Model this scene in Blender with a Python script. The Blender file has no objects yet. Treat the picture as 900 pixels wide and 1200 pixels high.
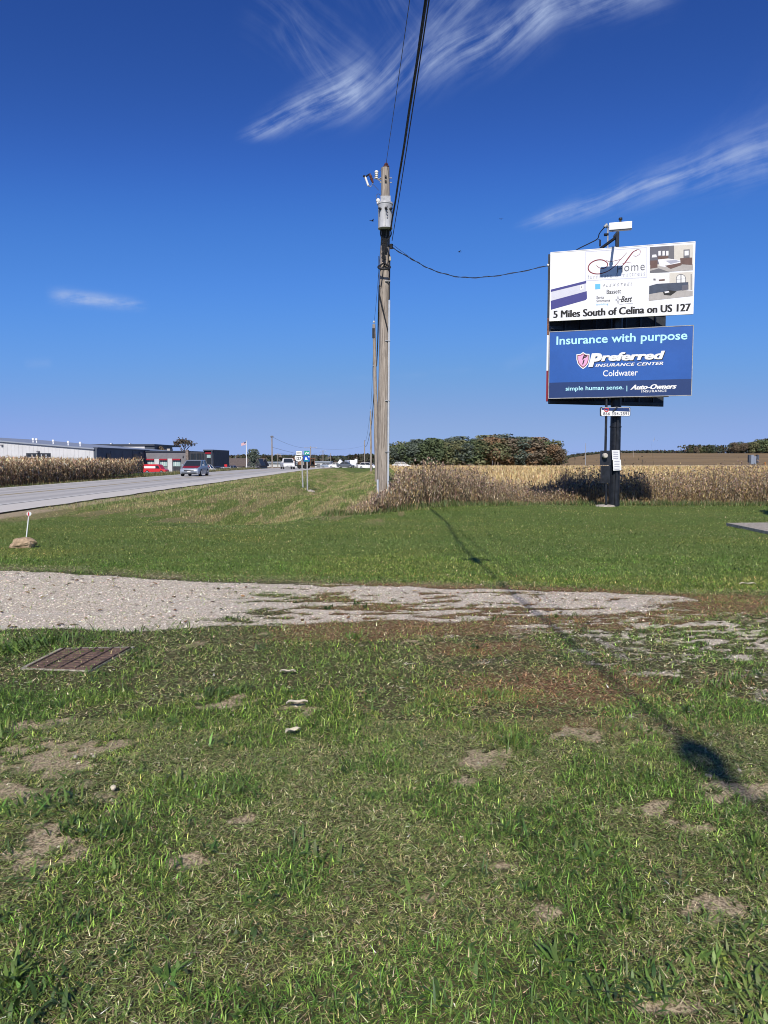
import bpy, bmesh, math, random
import numpy as np
from mathutils import Vector, Matrix

random.seed(7)
RNG = np.random.default_rng(11)
R = math.radians
SC = bpy.context.scene
COL = SC.collection

# ------------------------------------------------------------------ camera
CAM_H = 1.65
F = 870.0 / 900.0
PITCH = math.atan(62 / 870)
cam_d = bpy.data.cameras.new('camera')
cam = bpy.data.objects.new('camera', cam_d)
COL.objects.link(cam)
cam.location = (0, 0, CAM_H)
cam.rotation_euler = (math.pi / 2 - PITCH, 0, 0)
cam_d.sensor_fit = 'HORIZONTAL'
cam_d.sensor_width = 24.0
cam_d.lens = 24.0 * F
cam_d.clip_start = 0.05
cam_d.clip_end = 9000
SC.camera = cam

def ray(px, py):
    """direction of the sight line through photo pixel (px, py)"""
    x, y = (px - 450) / 870, (600 - py) / 870
    c, s = math.cos(PITCH), math.sin(PITCH)
    return Vector((x, c + y * s, y * c - s))
def at(px, py, z=0.0):
    d = ray(px, py); t = (z - CAM_H) / d.z
    return Vector((d.x * t, d.y * t, z))
def atd(px, py, Y):
    d = ray(px, py); t = Y / d.y
    return Vector((d.x * t, Y, CAM_H + d.z * t))

# ------------------------------------------------------------------ light
SUN_EL, SUN_OFF = 38.5, 5.4          # the sun stands behind the camera, a little to its left
sd = Vector((-math.sin(R(SUN_OFF)) * math.cos(R(SUN_EL)), -math.cos(R(SUN_OFF)) * math.cos(R(SUN_EL)), math.sin(R(SUN_EL))))
sun_d = bpy.data.lights.new('sun', 'SUN')
sun_d.energy = 5.0
sun_d.angle = R(0.53)
sun_d.color = (1.0, 0.93, 0.82)
sun = bpy.data.objects.new('sun', sun_d)
COL.objects.link(sun)
sun.rotation_euler = (-sd).to_track_quat('-Z', 'Y').to_euler()
sun.location = sd * 50

SC.view_settings.view_transform = 'Standard'
SC.view_settings.look = 'None'
SC.view_settings.exposure = 0.12
SC.view_settings.gamma = 1.0
SC.render.engine = 'CYCLES'
SC.cycles.filter_width = 1.0
SC.cycles.max_bounces = 5
SC.cycles.diffuse_bounces = 2
SC.cycles.transparent_max_bounces = 8

# ------------------------------------------------------------------ world: clear sky with thin cirrus
class NT:
    """tiny helper for node trees"""
    def __init__(s, tree): s.t = tree; s.n = tree.nodes; s.l = tree.links
    def node(s, typ, **kw):
        n = s.n.new(typ)
        for k, v in kw.items(): setattr(n, k, v)
        return n
    def put(s, sock, v):
        if isinstance(v, bpy.types.NodeSocket): s.l.new(v, sock)
        elif v is not None: sock.default_value = v
    def m(s, op, a, b=None, c=None, clamp=False):
        n = s.node('ShaderNodeMath', operation=op, use_clamp=clamp)
        s.put(n.inputs[0], a)
        if b is not None: s.put(n.inputs[1], b)
        if c is not None: s.put(n.inputs[2], c)
        return n.outputs[0]
    def ss(s, v, a, b, lo=0.0, hi=1.0):
        n = s.node('ShaderNodeMapRange', interpolation_type='SMOOTHSTEP')
        s.put(n.inputs[0], v); s.put(n.inputs[1], a); s.put(n.inputs[2], b); s.put(n.inputs[3], lo); s.put(n.inputs[4], hi)
        return n.outputs[0]
    def xyz(s, x, y, z=0.0):
        n = s.node('ShaderNodeCombineXYZ')
        s.put(n.inputs[0], x); s.put(n.inputs[1], y); s.put(n.inputs[2], z)
        return n.outputs[0]
    def noise(s, vec, scale, detail=4, rough=0.55, dist=0.0):
        n = s.node('ShaderNodeTexNoise')
        if vec is not None: s.put(n.inputs['Vector'], vec)
        n.inputs['Scale'].default_value = scale; n.inputs['Detail'].default_value = detail
        n.inputs['Roughness'].default_value = rough; n.inputs['Distortion'].default_value = dist
        return n.outputs[0]
    def mix(s, f, a, b, blend='MIX'):
        n = s.node('ShaderNodeMix', data_type='RGBA', blend_type=blend)
        s.put(n.inputs[0], f)
        for sock, v in ((n.inputs[6], a), (n.inputs[7], b)):
            s.put(sock, (*v, 1) if isinstance(v, tuple) and len(v) == 3 else v)
        return n.outputs[2]

world = bpy.data.worlds.new('World')
SC.world = world
world.use_nodes = True
W = NT(world.node_tree)
W.n.clear()
sky = W.node('ShaderNodeTexSky', sky_type='NISHITA')
sky.sun_disc = False
sky.sun_elevation = R(SUN_EL)
sky.sun_rotation = math.atan2(sd.x, sd.y)
sky.altitude = 300
sky.air_density = 1.0
sky.dust_density = 0.0
sky.ozone_density = 2.0
hs = W.node('ShaderNodeHueSaturation')
hs.inputs['Saturation'].default_value = 1.0
hs.inputs['Value'].default_value = 1.0
W.l.new(sky.outputs[0], hs.inputs['Color'])
tc = W.node('ShaderNodeTexCoord')
sx = W.node('ShaderNodeSeparateXYZ')
W.l.new(tc.outputs['Generated'], sx.inputs[0])
az = W.m('ARCTAN2', sx.outputs[0], sx.outputs[1])
el = W.m('ARCSINE', sx.outputs[2])
DEG = 180 / math.pi
azd = W.m('MULTIPLY', az, DEG); eld = W.m('MULTIPLY', el, DEG)
wv = W.xyz(azd, eld, 0)
w1 = W.m('SUBTRACT', W.noise(wv, 0.10, 1), 0.5)
w2 = W.m('SUBTRACT', W.noise(W.xyz(W.m('ADD', azd, 50), eld), 0.10, 1), 0.5)
def ae(px, py):
    d = ray(px, py).normalized()
    return math.degrees(math.atan2(d.x, d.y)), math.degrees(math.asin(d.z))
def streak(p0, p1, w0, w1_, amp, fib=0.0, bend=0.0, warp=3.0, along=0.35, across=1.4, lo=0.38, hi=0.8):
    """cirrus streak between two sky directions; widths in degrees at its two ends"""
    a, b = ae(*p0), ae(*p1)
    L = math.hypot(b[0] - a[0], b[1] - a[1]); ux, uy = (b[0] - a[0]) / L, (b[1] - a[1]) / L
    X = W.m('SUBTRACT', W.m('ADD', azd, W.m('MULTIPLY', w1, warp)), a[0])
    Y = W.m('SUBTRACT', W.m('ADD', eld, W.m('MULTIPLY', w2, warp)), a[1])
    s_ = W.m('MULTIPLY', W.m('ADD', W.m('MULTIPLY', X, ux), W.m('MULTIPLY', Y, uy)), 1 / L)
    t_ = W.m('ADD', W.m('MULTIPLY', X, -uy), W.m('MULTIPLY', Y, ux))
    if bend: t_ = W.m('SUBTRACT', t_, W.m('MULTIPLY', W.m('MULTIPLY', s_, W.m('SUBTRACT', 1.0, s_)), bend * 4))
    wid = W.m('MAXIMUM', W.m('MULTIPLY_ADD', s_, w1_ - w0, w0), 0.15)
    q = W.m('DIVIDE', t_, wid)
    g = W.m('EXPONENT', W.m('MULTIPLY', W.m('MULTIPLY', q, q), -1.0))
    env = W.m('MULTIPLY', W.ss(s_, -0.04, 0.22), W.ss(s_, 0.82, 1.05, 1.0, 0.0))
    c, sn = math.cos(fib), math.sin(fib)
    sa = W.m('MULTIPLY', s_, L)
    fs = W.m('ADD', W.m('MULTIPLY', sa, c), W.m('MULTIPLY', t_, sn))
    ft = W.m('SUBTRACT', W.m('MULTIPLY', t_, c), W.m('MULTIPLY', sa, sn))
    nz = W.m('MULTIPLY_ADD', W.noise(W.xyz(W.m('MULTIPLY', fs, along * .8), W.m('MULTIPLY', ft, across * .8), a[0]), 1.0, 9, 0.58, 0.0), 0.62, W.m('MULTIPLY', W.noise(W.xyz(fs, ft, a[0] + 7), 0.35, 5, 0.6), 0.38))
    d = W.m('MULTIPLY', W.m('MULTIPLY', g, env), W.ss(nz, lo - .02, hi + .05))
    return W.m('MULTIPLY', d, amp * 0.78)
cl = [streak((280, 166), (440, 82), 0.22, 1.7, 0.95, fib=0.06, bend=-0.2, along=0.24, across=2.4, lo=0.36, hi=0.62, warp=1.6),
      streak((372, 118), (520, 60), 1.1, 1.5, 0.62, fib=0.35, along=0.22, across=2.2, lo=0.40, hi=0.66, warp=1.6),
      streak((480, 76), (660, 4), 1.1, 1.3, 0.85, fib=0.22, bend=-0.3, along=0.22, across=2.2, lo=0.38, hi=0.66, warp=1.6),
      streak((500, 52), (570, -30), 1.2, 1.6, 0.55, fib=0.05, along=0.2, across=2.0, lo=0.38, hi=0.66, warp=1.6),
      streak((600, 22), (800, -24), 0.9, 1.0, 0.75, fib=0.16, bend=0.3, along=0.22, across=2.0, lo=0.36, hi=0.64, warp=1.6),
      streak((450, 96), (300, -30), 1.2, 2.6, 0.17, fib=0.06, along=0.14, across=1.9, lo=0.42, hi=0.66),
      streak((500, 60), (430, -60), 1.0, 2.6, 0.17, fib=0.10, along=0.14, across=1.9, lo=0.42, hi=0.66),
      streak((395, 100), (330, 20), 0.7, 1.6, 0.28, fib=-0.1, along=0.16, across=2.0, lo=0.42, hi=0.66),
      streak((600, 266), (800, 207), 0.25, 1.2, 0.75, fib=0.08, bend=-0.1, along=0.22, across=2.2, lo=0.36, hi=0.64, warp=1.6),
      streak((740, 226), (1010, 140), 0.9, 1.9, 0.75, fib=0.10, along=0.2, across=1.8, lo=0.38, hi=0.66, warp=1.6),
      streak((780, 200), (960, 120), 1.0, 3.0, 0.16, fib=0.3, along=0.3, across=1.0),
      streak((52, 346), (172, 357), 0.45, 0.32, 0.95, fib=0.1, warp=1.0, along=0.6, across=2.4, lo=0.3, hi=0.6),
      streak((585, 436), (650, 405), 0.5, 0.7, 0.13, warp=1.2), streak((160, 488), (270, 478), 0.4, 0.4, 0.16, warp=0.8),
      streak((250, 480), (420, 458), 0.35, 0.25, 0.13, warp=0.8), streak((390, 445), (560, 432), 0.3, 0.3, 0.12, warp=0.8),
      streak((25, 427), (62, 425), 0.3, 0.3, 0.2, warp=0.6, lo=0.2)]
tot = cl[0]
for c_ in cl[1:]: tot = W.m('ADD', tot, c_)
tot = W.m('MINIMUM', tot, 0.72)
# camera-like colour response of the clear sky, one smooth curve per channel
norm = W.node('ShaderNodeVectorMath', operation='SCALE'); W.l.new(hs.outputs[0], norm.inputs[0]); norm.inputs['Scale'].default_value = 0.0425
cv = W.node('ShaderNodeRGBCurve'); W.l.new(norm.outputs[0], cv.inputs['Color'])
for ch, pts in enumerate(([(0, 0), (.097, .023), (.2, .072), (.40, .155), (.726, .258), (.90, .285), (1.1, .32), (2, .85)], [(0, 0), (.164, .080), (.324, .232), (.52, .335), (.84, .395), (.95, .425), (1.1, .46), (2, .88)],
                          [(0, 0), (.294, .335), (.514, .69), (.66, .78), (.80, .72), (.92, .69), (1.1, .70), (2, .92)])):
    pts = [(x_ / 2, y_) for x_, y_ in pts]
    c = cv.mapping.curves[ch]
    c.points[0].location = pts[0]; c.points[1].location = pts[-1]
    for q in pts[1:-1]: c.points.new(*q)
cv.mapping.update()
back = W.node('ShaderNodeVectorMath', operation='SCALE'); W.l.new(cv.outputs[0], back.inputs[0]); back.inputs['Scale'].default_value = 1 / 0.085
skycol = W.mix(tot, back.outputs[0], (5.4, 6.6, 9.4))
bg = W.node('ShaderNodeBackground')
W.l.new(skycol, bg.inputs[0])
bg.inputs[1].default_value = 0.0785
wo = W.node('ShaderNodeOutputWorld')
W.l.new(bg.outputs[0], wo.inputs[0])

# ------------------------------------------------------------------ materials
def mat(name, col, rough=0.7, metal=0.0, noise=0.12, nscale=8.0, bump=0.0, attr=None, spec=0.3, coat=0.0, trans=0.0, alpha=1.0, stretch=None):
    m = bpy.data.materials.new(name); m.use_nodes = True
    t = NT(m.node_tree)
    b = m.node_tree.nodes['Principled BSDF']
    b.inputs['Roughness'].default_value = rough; b.inputs['Metallic'].default_value = metal
    b.inputs['Specular IOR Level'].default_value = spec; b.inputs['Coat Weight'].default_value = coat
    tcn = t.node('ShaderNodeTexCoord').outputs['Object']
    if stretch:
        mp = t.node('ShaderNodeMapping'); t.l.new(tcn, mp.inputs[0]); mp.inputs['Scale'].default_value = stretch; tcn = mp.outputs[0]
    base = (*col, 1)
    if attr:
        a = t.node('ShaderNodeAttribute', attribute_name=attr); base = a.outputs['Color']
    n = t.noise(tcn, nscale, 5, 0.6)
    f = t.ss(n, 0.3, 0.7, 1 - noise, 1 + noise)
    mul = t.node('ShaderNodeVectorMath', operation='SCALE')
    if attr: t.l.new(base, mul.inputs[0])
    else: mul.inputs[0].default_value = col
    t.l.new(f, mul.inputs['Scale'])
    t.l.new(mul.outputs[0], b.inputs['Base Color'])
    if bump:
        bp = t.node('ShaderNodeBump'); bp.inputs['Strength'].default_value = bump; bp.inputs['Distance'].default_value = 0.01
        t.l.new(n, bp.inputs['Height']); t.l.new(bp.outputs[0], b.inputs['Normal'])
    if trans:
        tr = t.node('ShaderNodeBsdfTranslucent'); t.l.new(mul.outputs[0], tr.inputs[0])
        mx = t.node('ShaderNodeMixShader'); mx.inputs[0].default_value = trans
        t.l.new(b.outputs[0], mx.inputs[1]); t.l.new(tr.outputs[0], mx.inputs[2])
        t.l.new(mx.outputs[0], m.node_tree.nodes['Material Output'].inputs['Surface'])
    return m
def srgb(r, g, b):
    return tuple(((c / 255) / 12.92 if c <= 10 else ((c / 255 + 0.055) / 1.055) ** 2.4) for c in (r, g, b))

def wood_material():
    m = bpy.data.materials.new('weathered_wood'); m.use_nodes = True
    t = NT(m.node_tree); b = m.node_tree.nodes['Principled BSDF']; b.inputs['Roughness'].default_value = 0.9
    tcn = t.node('ShaderNodeTexCoord').outputs['Object']
    mp = t.node('ShaderNodeMapping'); t.l.new(tcn, mp.inputs[0]); mp.inputs['Scale'].default_value = (26, 26, 1.1)
    n1 = t.noise(mp.outputs[0], 1.0, 6, 0.65)
    mp2 = t.node('ShaderNodeMapping'); t.l.new(tcn, mp2.inputs[0]); mp2.inputs['Scale'].default_value = (60, 60, 1.6)
    n2 = t.noise(mp2.outputs[0], 1.0, 3, 0.6)
    c = t.mix(t.ss(n1, 0.3, 0.7), (0.15, 0.125, 0.105), (0.40, 0.355, 0.31))
    c = t.mix(t.ss(n2, 0.56, 0.66), c, (0.045, 0.036, 0.03))
    n3 = t.noise(tcn, 0.5, 3)
    c = t.mix(t.ss(n3, 0.4, 0.7, 0, 0.35), c, (0.36, 0.31, 0.26))
    t.l.new(c, b.inputs['Base Color'])
    bp = t.node('ShaderNodeBump'); bp.inputs['Strength'].default_value = 0.8; bp.inputs['Distance'].default_value = 0.02
    t.l.new(n1, bp.inputs['Height']); t.l.new(bp.outputs[0], b.inputs['Normal'])
    return m

M = {}
M['wood'] = wood_material()
M['black'] = mat('black_rubber', (0.012, 0.012, 0.014), 0.55, noise=0.3)
M['cable'] = mat('cable_black', (0.014, 0.015, 0.018), 0.6)
M['wire'] = mat('bare_wire', (0.10, 0.105, 0.115), 0.5, metal=0.5)
M['galv'] = mat('galvanised_steel', (0.30, 0.31, 0.33), 0.6, metal=0.2, noise=0.2)
M['trafo'] = mat('grey_tank_paint', (0.36, 0.37, 0.39), 0.45, noise=0.22, nscale=6, stretch=(1, 1, 0.25))
M['pvc'] = mat('pale_conduit', (0.42, 0.46, 0.52), 0.6, noise=0.08)
M['white'] = mat('white_paint', (0.74, 0.75, 0.76), 0.5, noise=0.05)
M['offwhite'] = mat('white_vinyl', (0.72, 0.735, 0.79), 0.5, noise=0.04, nscale=1.3, bump=0.5)
M['porc'] = mat('white_porcelain', (0.75, 0.73, 0.68), 0.25, spec=0.5)
M['brownporc'] = mat('brown_porcelain', (0.09, 0.035, 0.03), 0.3, spec=0.5)
M['steelblack'] = mat('black_pole_paint', (0.012, 0.014, 0.02), 0.38, noise=0.5, nscale=5, bump=0.3, spec=0.45)
M['dkpanel'] = mat('dark_panel_back', (0.03, 0.035, 0.045), 0.7, noise=0.3)
M['rust'] = mat('rusty_steel', (0.16, 0.075, 0.05), 0.85, noise=0.45, nscale=14, bump=0.5)
M['grate'] = mat('rusted_grate', (0.125, 0.082, 0.066), 0.85, noise=0.5, nscale=30, bump=0.6)
M['pit'] = mat('dark_plate_below_grate', (0.05, 0.034, 0.027), 0.95, noise=0.4, nscale=20)  # dark colour imitating the shade of an open pit
M['conc'] = mat('weathered_concrete', (0.33, 0.30, 0.255), 0.9, noise=0.35, nscale=22, bump=0.4)
M['rock'] = mat('sandstone_boulder', (0.36, 0.265, 0.175), 0.9, noise=0.35, nscale=9, bump=0.8)
M['sblue'] = mat('billboard_blue', srgb(38, 85, 160), 0.45, noise=0.06, nscale=1.3, bump=0.5)
M['sblue2'] = mat('billboard_navy', srgb(28, 54, 104), 0.5, noise=0.03)
M['lcyan'] = mat('pale_cyan_print', srgb(172, 226, 238), 0.5, noise=0.0)
M['pink'] = mat('pink_print', srgb(214, 160, 198), 0.5, noise=0.0)
M['maroon'] = mat('maroon_print', srgb(120, 30, 44), 0.5, noise=0.0)
M['ink'] = mat('black_print', (0.008, 0.008, 0.01), 0.5, noise=0.0)
M['greyink'] = mat('grey_print', (0.12, 0.12, 0.14), 0.5, noise=0.0)
M['lgreyink'] = mat('light_grey_print', (0.33, 0.34, 0.42), 0.5, noise=0.0)
M['palelav'] = mat('lavender_print', (0.52, 0.535, 0.66), 0.5, noise=0.02)
M['navy'] = mat('mattress_blue_print', srgb(62, 62, 128), 0.5, noise=0.04)
M['mattside'] = mat('mattress_side_print', (0.55, 0.56, 0.64), 0.5, noise=0.03)
M['teal'] = mat('sky_blue_print', srgb(94, 176, 232), 0.5, noise=0.0)
M['pwall'] = mat('print_grey_wall', (0.10, 0.10, 0.13), 0.5, noise=0.05)
M['pcream'] = mat('print_cream', (0.55, 0.52, 0.47), 0.5, noise=0.05)
M['pbrown'] = mat('print_brown', (0.11, 0.062, 0.055), 0.5, noise=0.1)
M['pfloor'] = mat('print_floor', (0.36, 0.34, 0.33), 0.5, noise=0.08)
M['psofa'] = mat('print_sofa', (0.045, 0.06, 0.10), 0.5, noise=0.15)
M['plight'] = mat('print_light', (0.68, 0.68, 0.72), 0.5, noise=0.05)
M['glass'] = mat('dark_window_glass', (0.02, 0.026, 0.036), 0.25, spec=0.3, noise=0.1)
M['glassl'] = mat('pale_window_glass', (0.30, 0.42, 0.42), 0.12, spec=0.6, noise=0.15)
M['red'] = mat('red_paint', (0.52, 0.022, 0.03), 0.35, coat=0.4, noise=0.06)
M['redawn'] = mat('red_awning', (0.30, 0.012, 0.03), 0.8)
M['silver'] = mat('silver_blue_paint', (0.27, 0.31, 0.38), 0.35, metal=0.3, coat=0.4, noise=0.04)
M['whitecar'] = mat('white_car_paint', (0.74, 0.74, 0.75), 0.3, coat=0.5, noise=0.03)
M['greycar'] = mat('grey_car_paint', (0.11, 0.12, 0.14), 0.3, coat=0.5, metal=0.3, noise=0.03)
M['bluecar'] = mat('dark_blue_car_paint', (0.03, 0.045, 0.10), 0.3, coat=0.5, metal=0.3, noise=0.03)
M['lamp'] = mat('headlight_lens', (0.75, 0.73, 0.70), 0.15, spec=0.6, noise=0.05)
M['amber'] = mat('amber_lens', (0.6, 0.22, 0.05), 0.25, noise=0.02)
M['tyre'] = mat('tyre_rubber', (0.015, 0.015, 0.016), 0.85)
M['rim'] = mat('wheel_rim', (0.45, 0.46, 0.48), 0.35, metal=0.7)
M['wallw'] = mat('white_metal_siding', (0.50, 0.505, 0.52), 0.55, noise=0.06, nscale=0.6)
M['wallg'] = mat('slate_metal_siding', (0.062, 0.075, 0.10), 0.55, noise=0.15, nscale=0.6)
M['wallg2'] = mat('grey_facade', (0.16, 0.16, 0.18), 0.7, noise=0.1, nscale=1)
M['walld'] = mat('charcoal_facade', (0.035, 0.038, 0.05), 0.6, noise=0.25, nscale=1)
M['roofd'] = mat('dark_roof_trim', (0.05, 0.06, 0.085), 0.5, noise=0.1)
M['rooft'] = mat('brown_shingles', (0.125, 0.10, 0.09), 0.9, noise=0.22, nscale=2.0)
M['roofs'] = mat('galvanised_roof', (0.24, 0.27, 0.33), 0.5, noise=0.08)
M['stone'] = mat('brown_stone_column', (0.17, 0.14, 0.125), 0.9, noise=0.4, nscale=5)
M['beige'] = mat('beige_box', (0.45, 0.42, 0.37), 0.8)
M['tan'] = mat('tan_crate', (0.30, 0.19, 0.12), 0.85, noise=0.3)
M['signgreen'] = mat('traffic_green', srgb(24, 140, 120), 0.45, noise=0.02)
M['signblue'] = mat('traffic_blue', srgb(20, 78, 178), 0.45, noise=0.02)
M['bark'] = mat('tree_bark', (0.09, 0.07, 0.055), 0.95, noise=0.35, nscale=3)
M['bird'] = mat('bird_feathers', (0.02, 0.02, 0.025), 0.8)
M['husk'] = mat('dry_corn_husk', (0.62, 0.56, 0.44), 0.8, noise=0.2, nscale=30, trans=0.2)
M['paper'] = mat('posted_paper', (0.66, 0.68, 0.70), 0.8, noise=0.06)
M['veg'] = mat('vegetation', (0.1, 0.1, 0.1), 0.5, attr='Col', noise=0.1, nscale=3, spec=0.35, trans=0.15)
M['dryveg'] = mat('dry_vegetation', (0.1, 0.1, 0.1), 0.85, attr='Col', noise=0.15, nscale=3, spec=0.1, trans=0.18)
M['stones'] = mat('crushed_stone', (0.4, 0.4, 0.4), 0.9, attr='Col', noise=0.12, nscale=60, spec=0.2)
M['flagred'] = mat('flag_red', (0.45, 0.03, 0.04), 0.8)
M['flagblue'] = mat('flag_blue', (0.02, 0.03, 0.12), 0.8)

def leafmat(name, a, b):  # leaf colours lightened and greyed to imitate haze over the far trees
    m = bpy.data.materials.new(name); m.use_nodes = True
    t = NT(m.node_tree); p = m.node_tree.nodes['Principled BSDF']; p.inputs['Roughness'].default_value = 0.75
    p.inputs['Specular IOR Level'].default_value = 0.2
    tcn = t.node('ShaderNodeTexCoord').outputs['Object']
    c = t.mix(t.ss(t.noise(tcn, 0.55, 4, 0.6), 0.32, 0.68), a, b)
    t.l.new(c, p.inputs['Base Color'])
    return m
M['leaf0'] = leafmat('leaves_dark_green', (0.061, 0.086, 0.049), (0.115, 0.149, 0.068))
M['leaf1'] = leafmat('leaves_olive', (0.095, 0.111, 0.057), (0.176, 0.176, 0.088))
M['leaf2'] = leafmat('leaves_russet', (0.149, 0.111, 0.068), (0.250, 0.155, 0.088))
M['leaf3'] = leafmat('leaves_brown', (0.121, 0.101, 0.074), (0.196, 0.155, 0.108))
M['leaf4'] = leafmat('leaves_blue_green', (0.074, 0.097, 0.081), (0.121, 0.149, 0.115))

# ------------------------------------------------------------------ mesh helpers
class MB:
    def __init__(s): s.v = []; s.f = []; s.mi = []; s.mats = []
    def _m(s, m):
        m = M[m] if isinstance(m, str) else m
        if m not in s.mats: s.mats.append(m)
        return s.mats.index(m)
    def add(s, vs, fs, m):
        o = len(s.v); k = s._m(m)
        s.v += [tuple(p) for p in vs]
        for f in fs: s.f.append([i + o for i in f]); s.mi.append(k)
        return s
    def box(s, x0, y0, z0, x1, y1, z1, m):
        vs = [(x, y, z) for z in (z0, z1) for y in (y0, y1) for x in (x0, x1)]
        return s.add(vs, [(0, 2, 3, 1), (4, 5, 7, 6), (0, 1, 5, 4), (2, 6, 7, 3), (0, 4, 6, 2), (1, 3, 7, 5)], m)
    def obox(s, o, ax, ay, az, m):
        """box from corner o with three edge vectors"""
        o, ax, ay, az = map(Vector, (o, ax, ay, az))
        vs = [o + ax * i + ay * j + az * k for k in (0, 1) for j in (0, 1) for i in (0, 1)]
        fs = [(0, 2, 3, 1), (4, 5, 7, 6), (0, 1, 5, 4), (2, 6, 7, 3), (0, 4, 6, 2), (1, 3, 7, 5)]
        if ax.cross(ay).dot(az) < 0: fs = [f[::-1] for f in fs]
        return s.add(vs, fs, m)
    def tube(s, pts, r, m, n=8, cap=True):
        pts = [Vector(p) for p in pts]
        rs = r if isinstance(r, (list, tuple)) else [r] * len(pts)
        vs = []; up = Vector((0.13, 0.21, 1)).normalized()
        for i, p in enumerate(pts):
            d = (pts[min(i + 1, len(pts) - 1)] - pts[max(i - 1, 0)]).normalized()
            u = up if abs(d.dot(up)) < 0.9 else Vector((1, 0.1, 0))
            a = d.cross(u).normalized(); b = d.cross(a)
            for k in range(n):
                t = 2 * math.pi * k / n
                vs.append(p + (a * math.cos(t) + b * math.sin(t)) * rs[i])
        fs = []
        for i in range(len(pts) - 1):
            for k in range(n):
                fs.append((i * n + k, i * n + (k + 1) % n, (i + 1) * n + (k + 1) % n, (i + 1) * n + k))
        if cap: fs += [tuple(range(n))[::-1], tuple(range((len(pts) - 1) * n, len(pts) * n))]
        return s.add(vs, fs, m)
    def lathe(s, c, prof, m, n=12):
        """prof: list of (radius, z) about a vertical axis at c"""
        return s.tube([(c[0], c[1], c[2] + z) for _, z in prof], [max(r, 1e-4) for r, _ in prof], m, n)
    def loft(s, rings, m, cap=True):
        n = len(rings[0]); vs = [p for r in rings for p in r]; fs = []
        for i in range(len(rings) - 1):
            for k in range(n):
                fs.append((i * n + k, i * n + (k + 1) % n, (i + 1) * n + (k + 1) % n, (i + 1) * n + k))
        if cap: fs += [tuple(range(n))[::-1], tuple(range((len(rings) - 1) * n, len(rings) * n))]
        return s.add(vs, fs, m)
    def prism(s, poly, vec, m):
        """poly: list of 3d points, extruded by vec"""
        vec = Vector(vec); a = [Vector(p) for p in poly]; n = len(a)
        return s.add(a + [p + vec for p in a], [tuple(range(n)), tuple(range(n, 2 * n))[::-1]] + [(i, i + n, (i + 1) % n + n, (i + 1) % n) for i in range(n)], m)
    def build(s, name, parent=None, smooth=False, loc=None):
        me = bpy.data.meshes.new(name)
        me.from_pydata(s.v, [], s.f)
        for m in s.mats: me.materials.append(m)
        me.polygons.foreach_set('material_index', s.mi)
        bm = bmesh.new(); bm.from_mesh(me); bmesh.ops.recalc_face_normals(bm, faces=bm.faces)
        bm.to_mesh(me); bm.free()
        if smooth:
            me.polygons.foreach_set('use_smooth', [True] * len(me.polygons))
            try: me.set_sharp_from_angle(angle=R(40))
            except Exception: pass
        o = bpy.data.objects.new(name, me); COL.objects.link(o)
        if parent: o.parent = parent
        if loc: o.location = loc
        return o
def tag(o, label=None, cat=None, group=None, kind=None):
    if label: o['label'] = label
    if cat: o['category'] = cat
    if group: o['group'] = group
    if kind: o['kind'] = kind
    return o
def thing(name, label, cat, loc=(0, 0, 0), rz=0.0, group=None, tilt=(0, 0)):
    o = bpy.data.objects.new(name, None); COL.objects.link(o)
    o.empty_display_size = 0.3
    o.location = loc; o.rotation_euler = (tilt[0], tilt[1], rz)
    return tag(o, label, cat, group)
def copy_tree(o, parent=None):
    c = o.copy(); COL.objects.link(c); c.parent = parent
    for ch in list(o.children): copy_tree(ch, c)
    return c
def np_mesh(name, v, tri, col=None, m=None):
    v = np.ascontiguousarray(v, dtype=np.float32).reshape(-1, 3); tri = np.ascontiguousarray(tri, dtype=np.int32).reshape(-1, 3)
    me = bpy.data.meshes.new(name)
    me.vertices.add(len(v)); me.vertices.foreach_set('co', v.ravel())
    me.loops.add(tri.size); me.loops.foreach_set('vertex_index', tri.ravel())
    me.polygons.add(len(tri)); me.polygons.foreach_set('loop_start', np.arange(0, tri.size, 3, dtype=np.int32))
    try: me.polygons.foreach_set('loop_total', np.full(len(tri), 3, dtype=np.int32))
    except Exception: pass
    me.update(calc_edges=True)
    if col is not None:
        a = me.color_attributes.new('Col', 'FLOAT_COLOR', 'POINT')
        c4 = np.ones((len(v), 4), dtype=np.float32); c4[:, :3] = col
        a.data.foreach_set('color', c4.ravel())
    if m: me.materials.append(M[m] if isinstance(m, str) else m)
    o = bpy.data.objects.new(name, me); COL.objects.link(o)
    return o

# ------------------------------------------------------------------ numpy noise
def sstep(a, b, x):
    t = np.clip((x - a) / (b - a), 0, 1); return t * t * (3 - 2 * t)
_perm = RNG.random((256, 256))
def vnoise(x, y):
    xi = np.floor(x).astype(int); yi = np.floor(y).astype(int); fx = x - xi; fy = y - yi
    fx = fx * fx * (3 - 2 * fx); fy = fy * fy * (3 - 2 * fy)
    g = lambda i, j: _perm[i & 255, j & 255]
    return (g(xi, yi) * (1 - fx) + g(xi + 1, yi) * fx) * (1 - fy) + (g(xi, yi + 1) * (1 - fx) + g(xi + 1, yi + 1) * fx) * fy
def fbm(x, y, o=4, s=0.0):
    t = 0; a = 0.5; n = 0
    for k in range(o):
        t = t + a * vnoise(x * 2 ** k + s + 17.3 * k, y * 2 ** k + s * 1.7 + 9.1 * k); n += a; a *= 0.5
    return t / n

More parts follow.
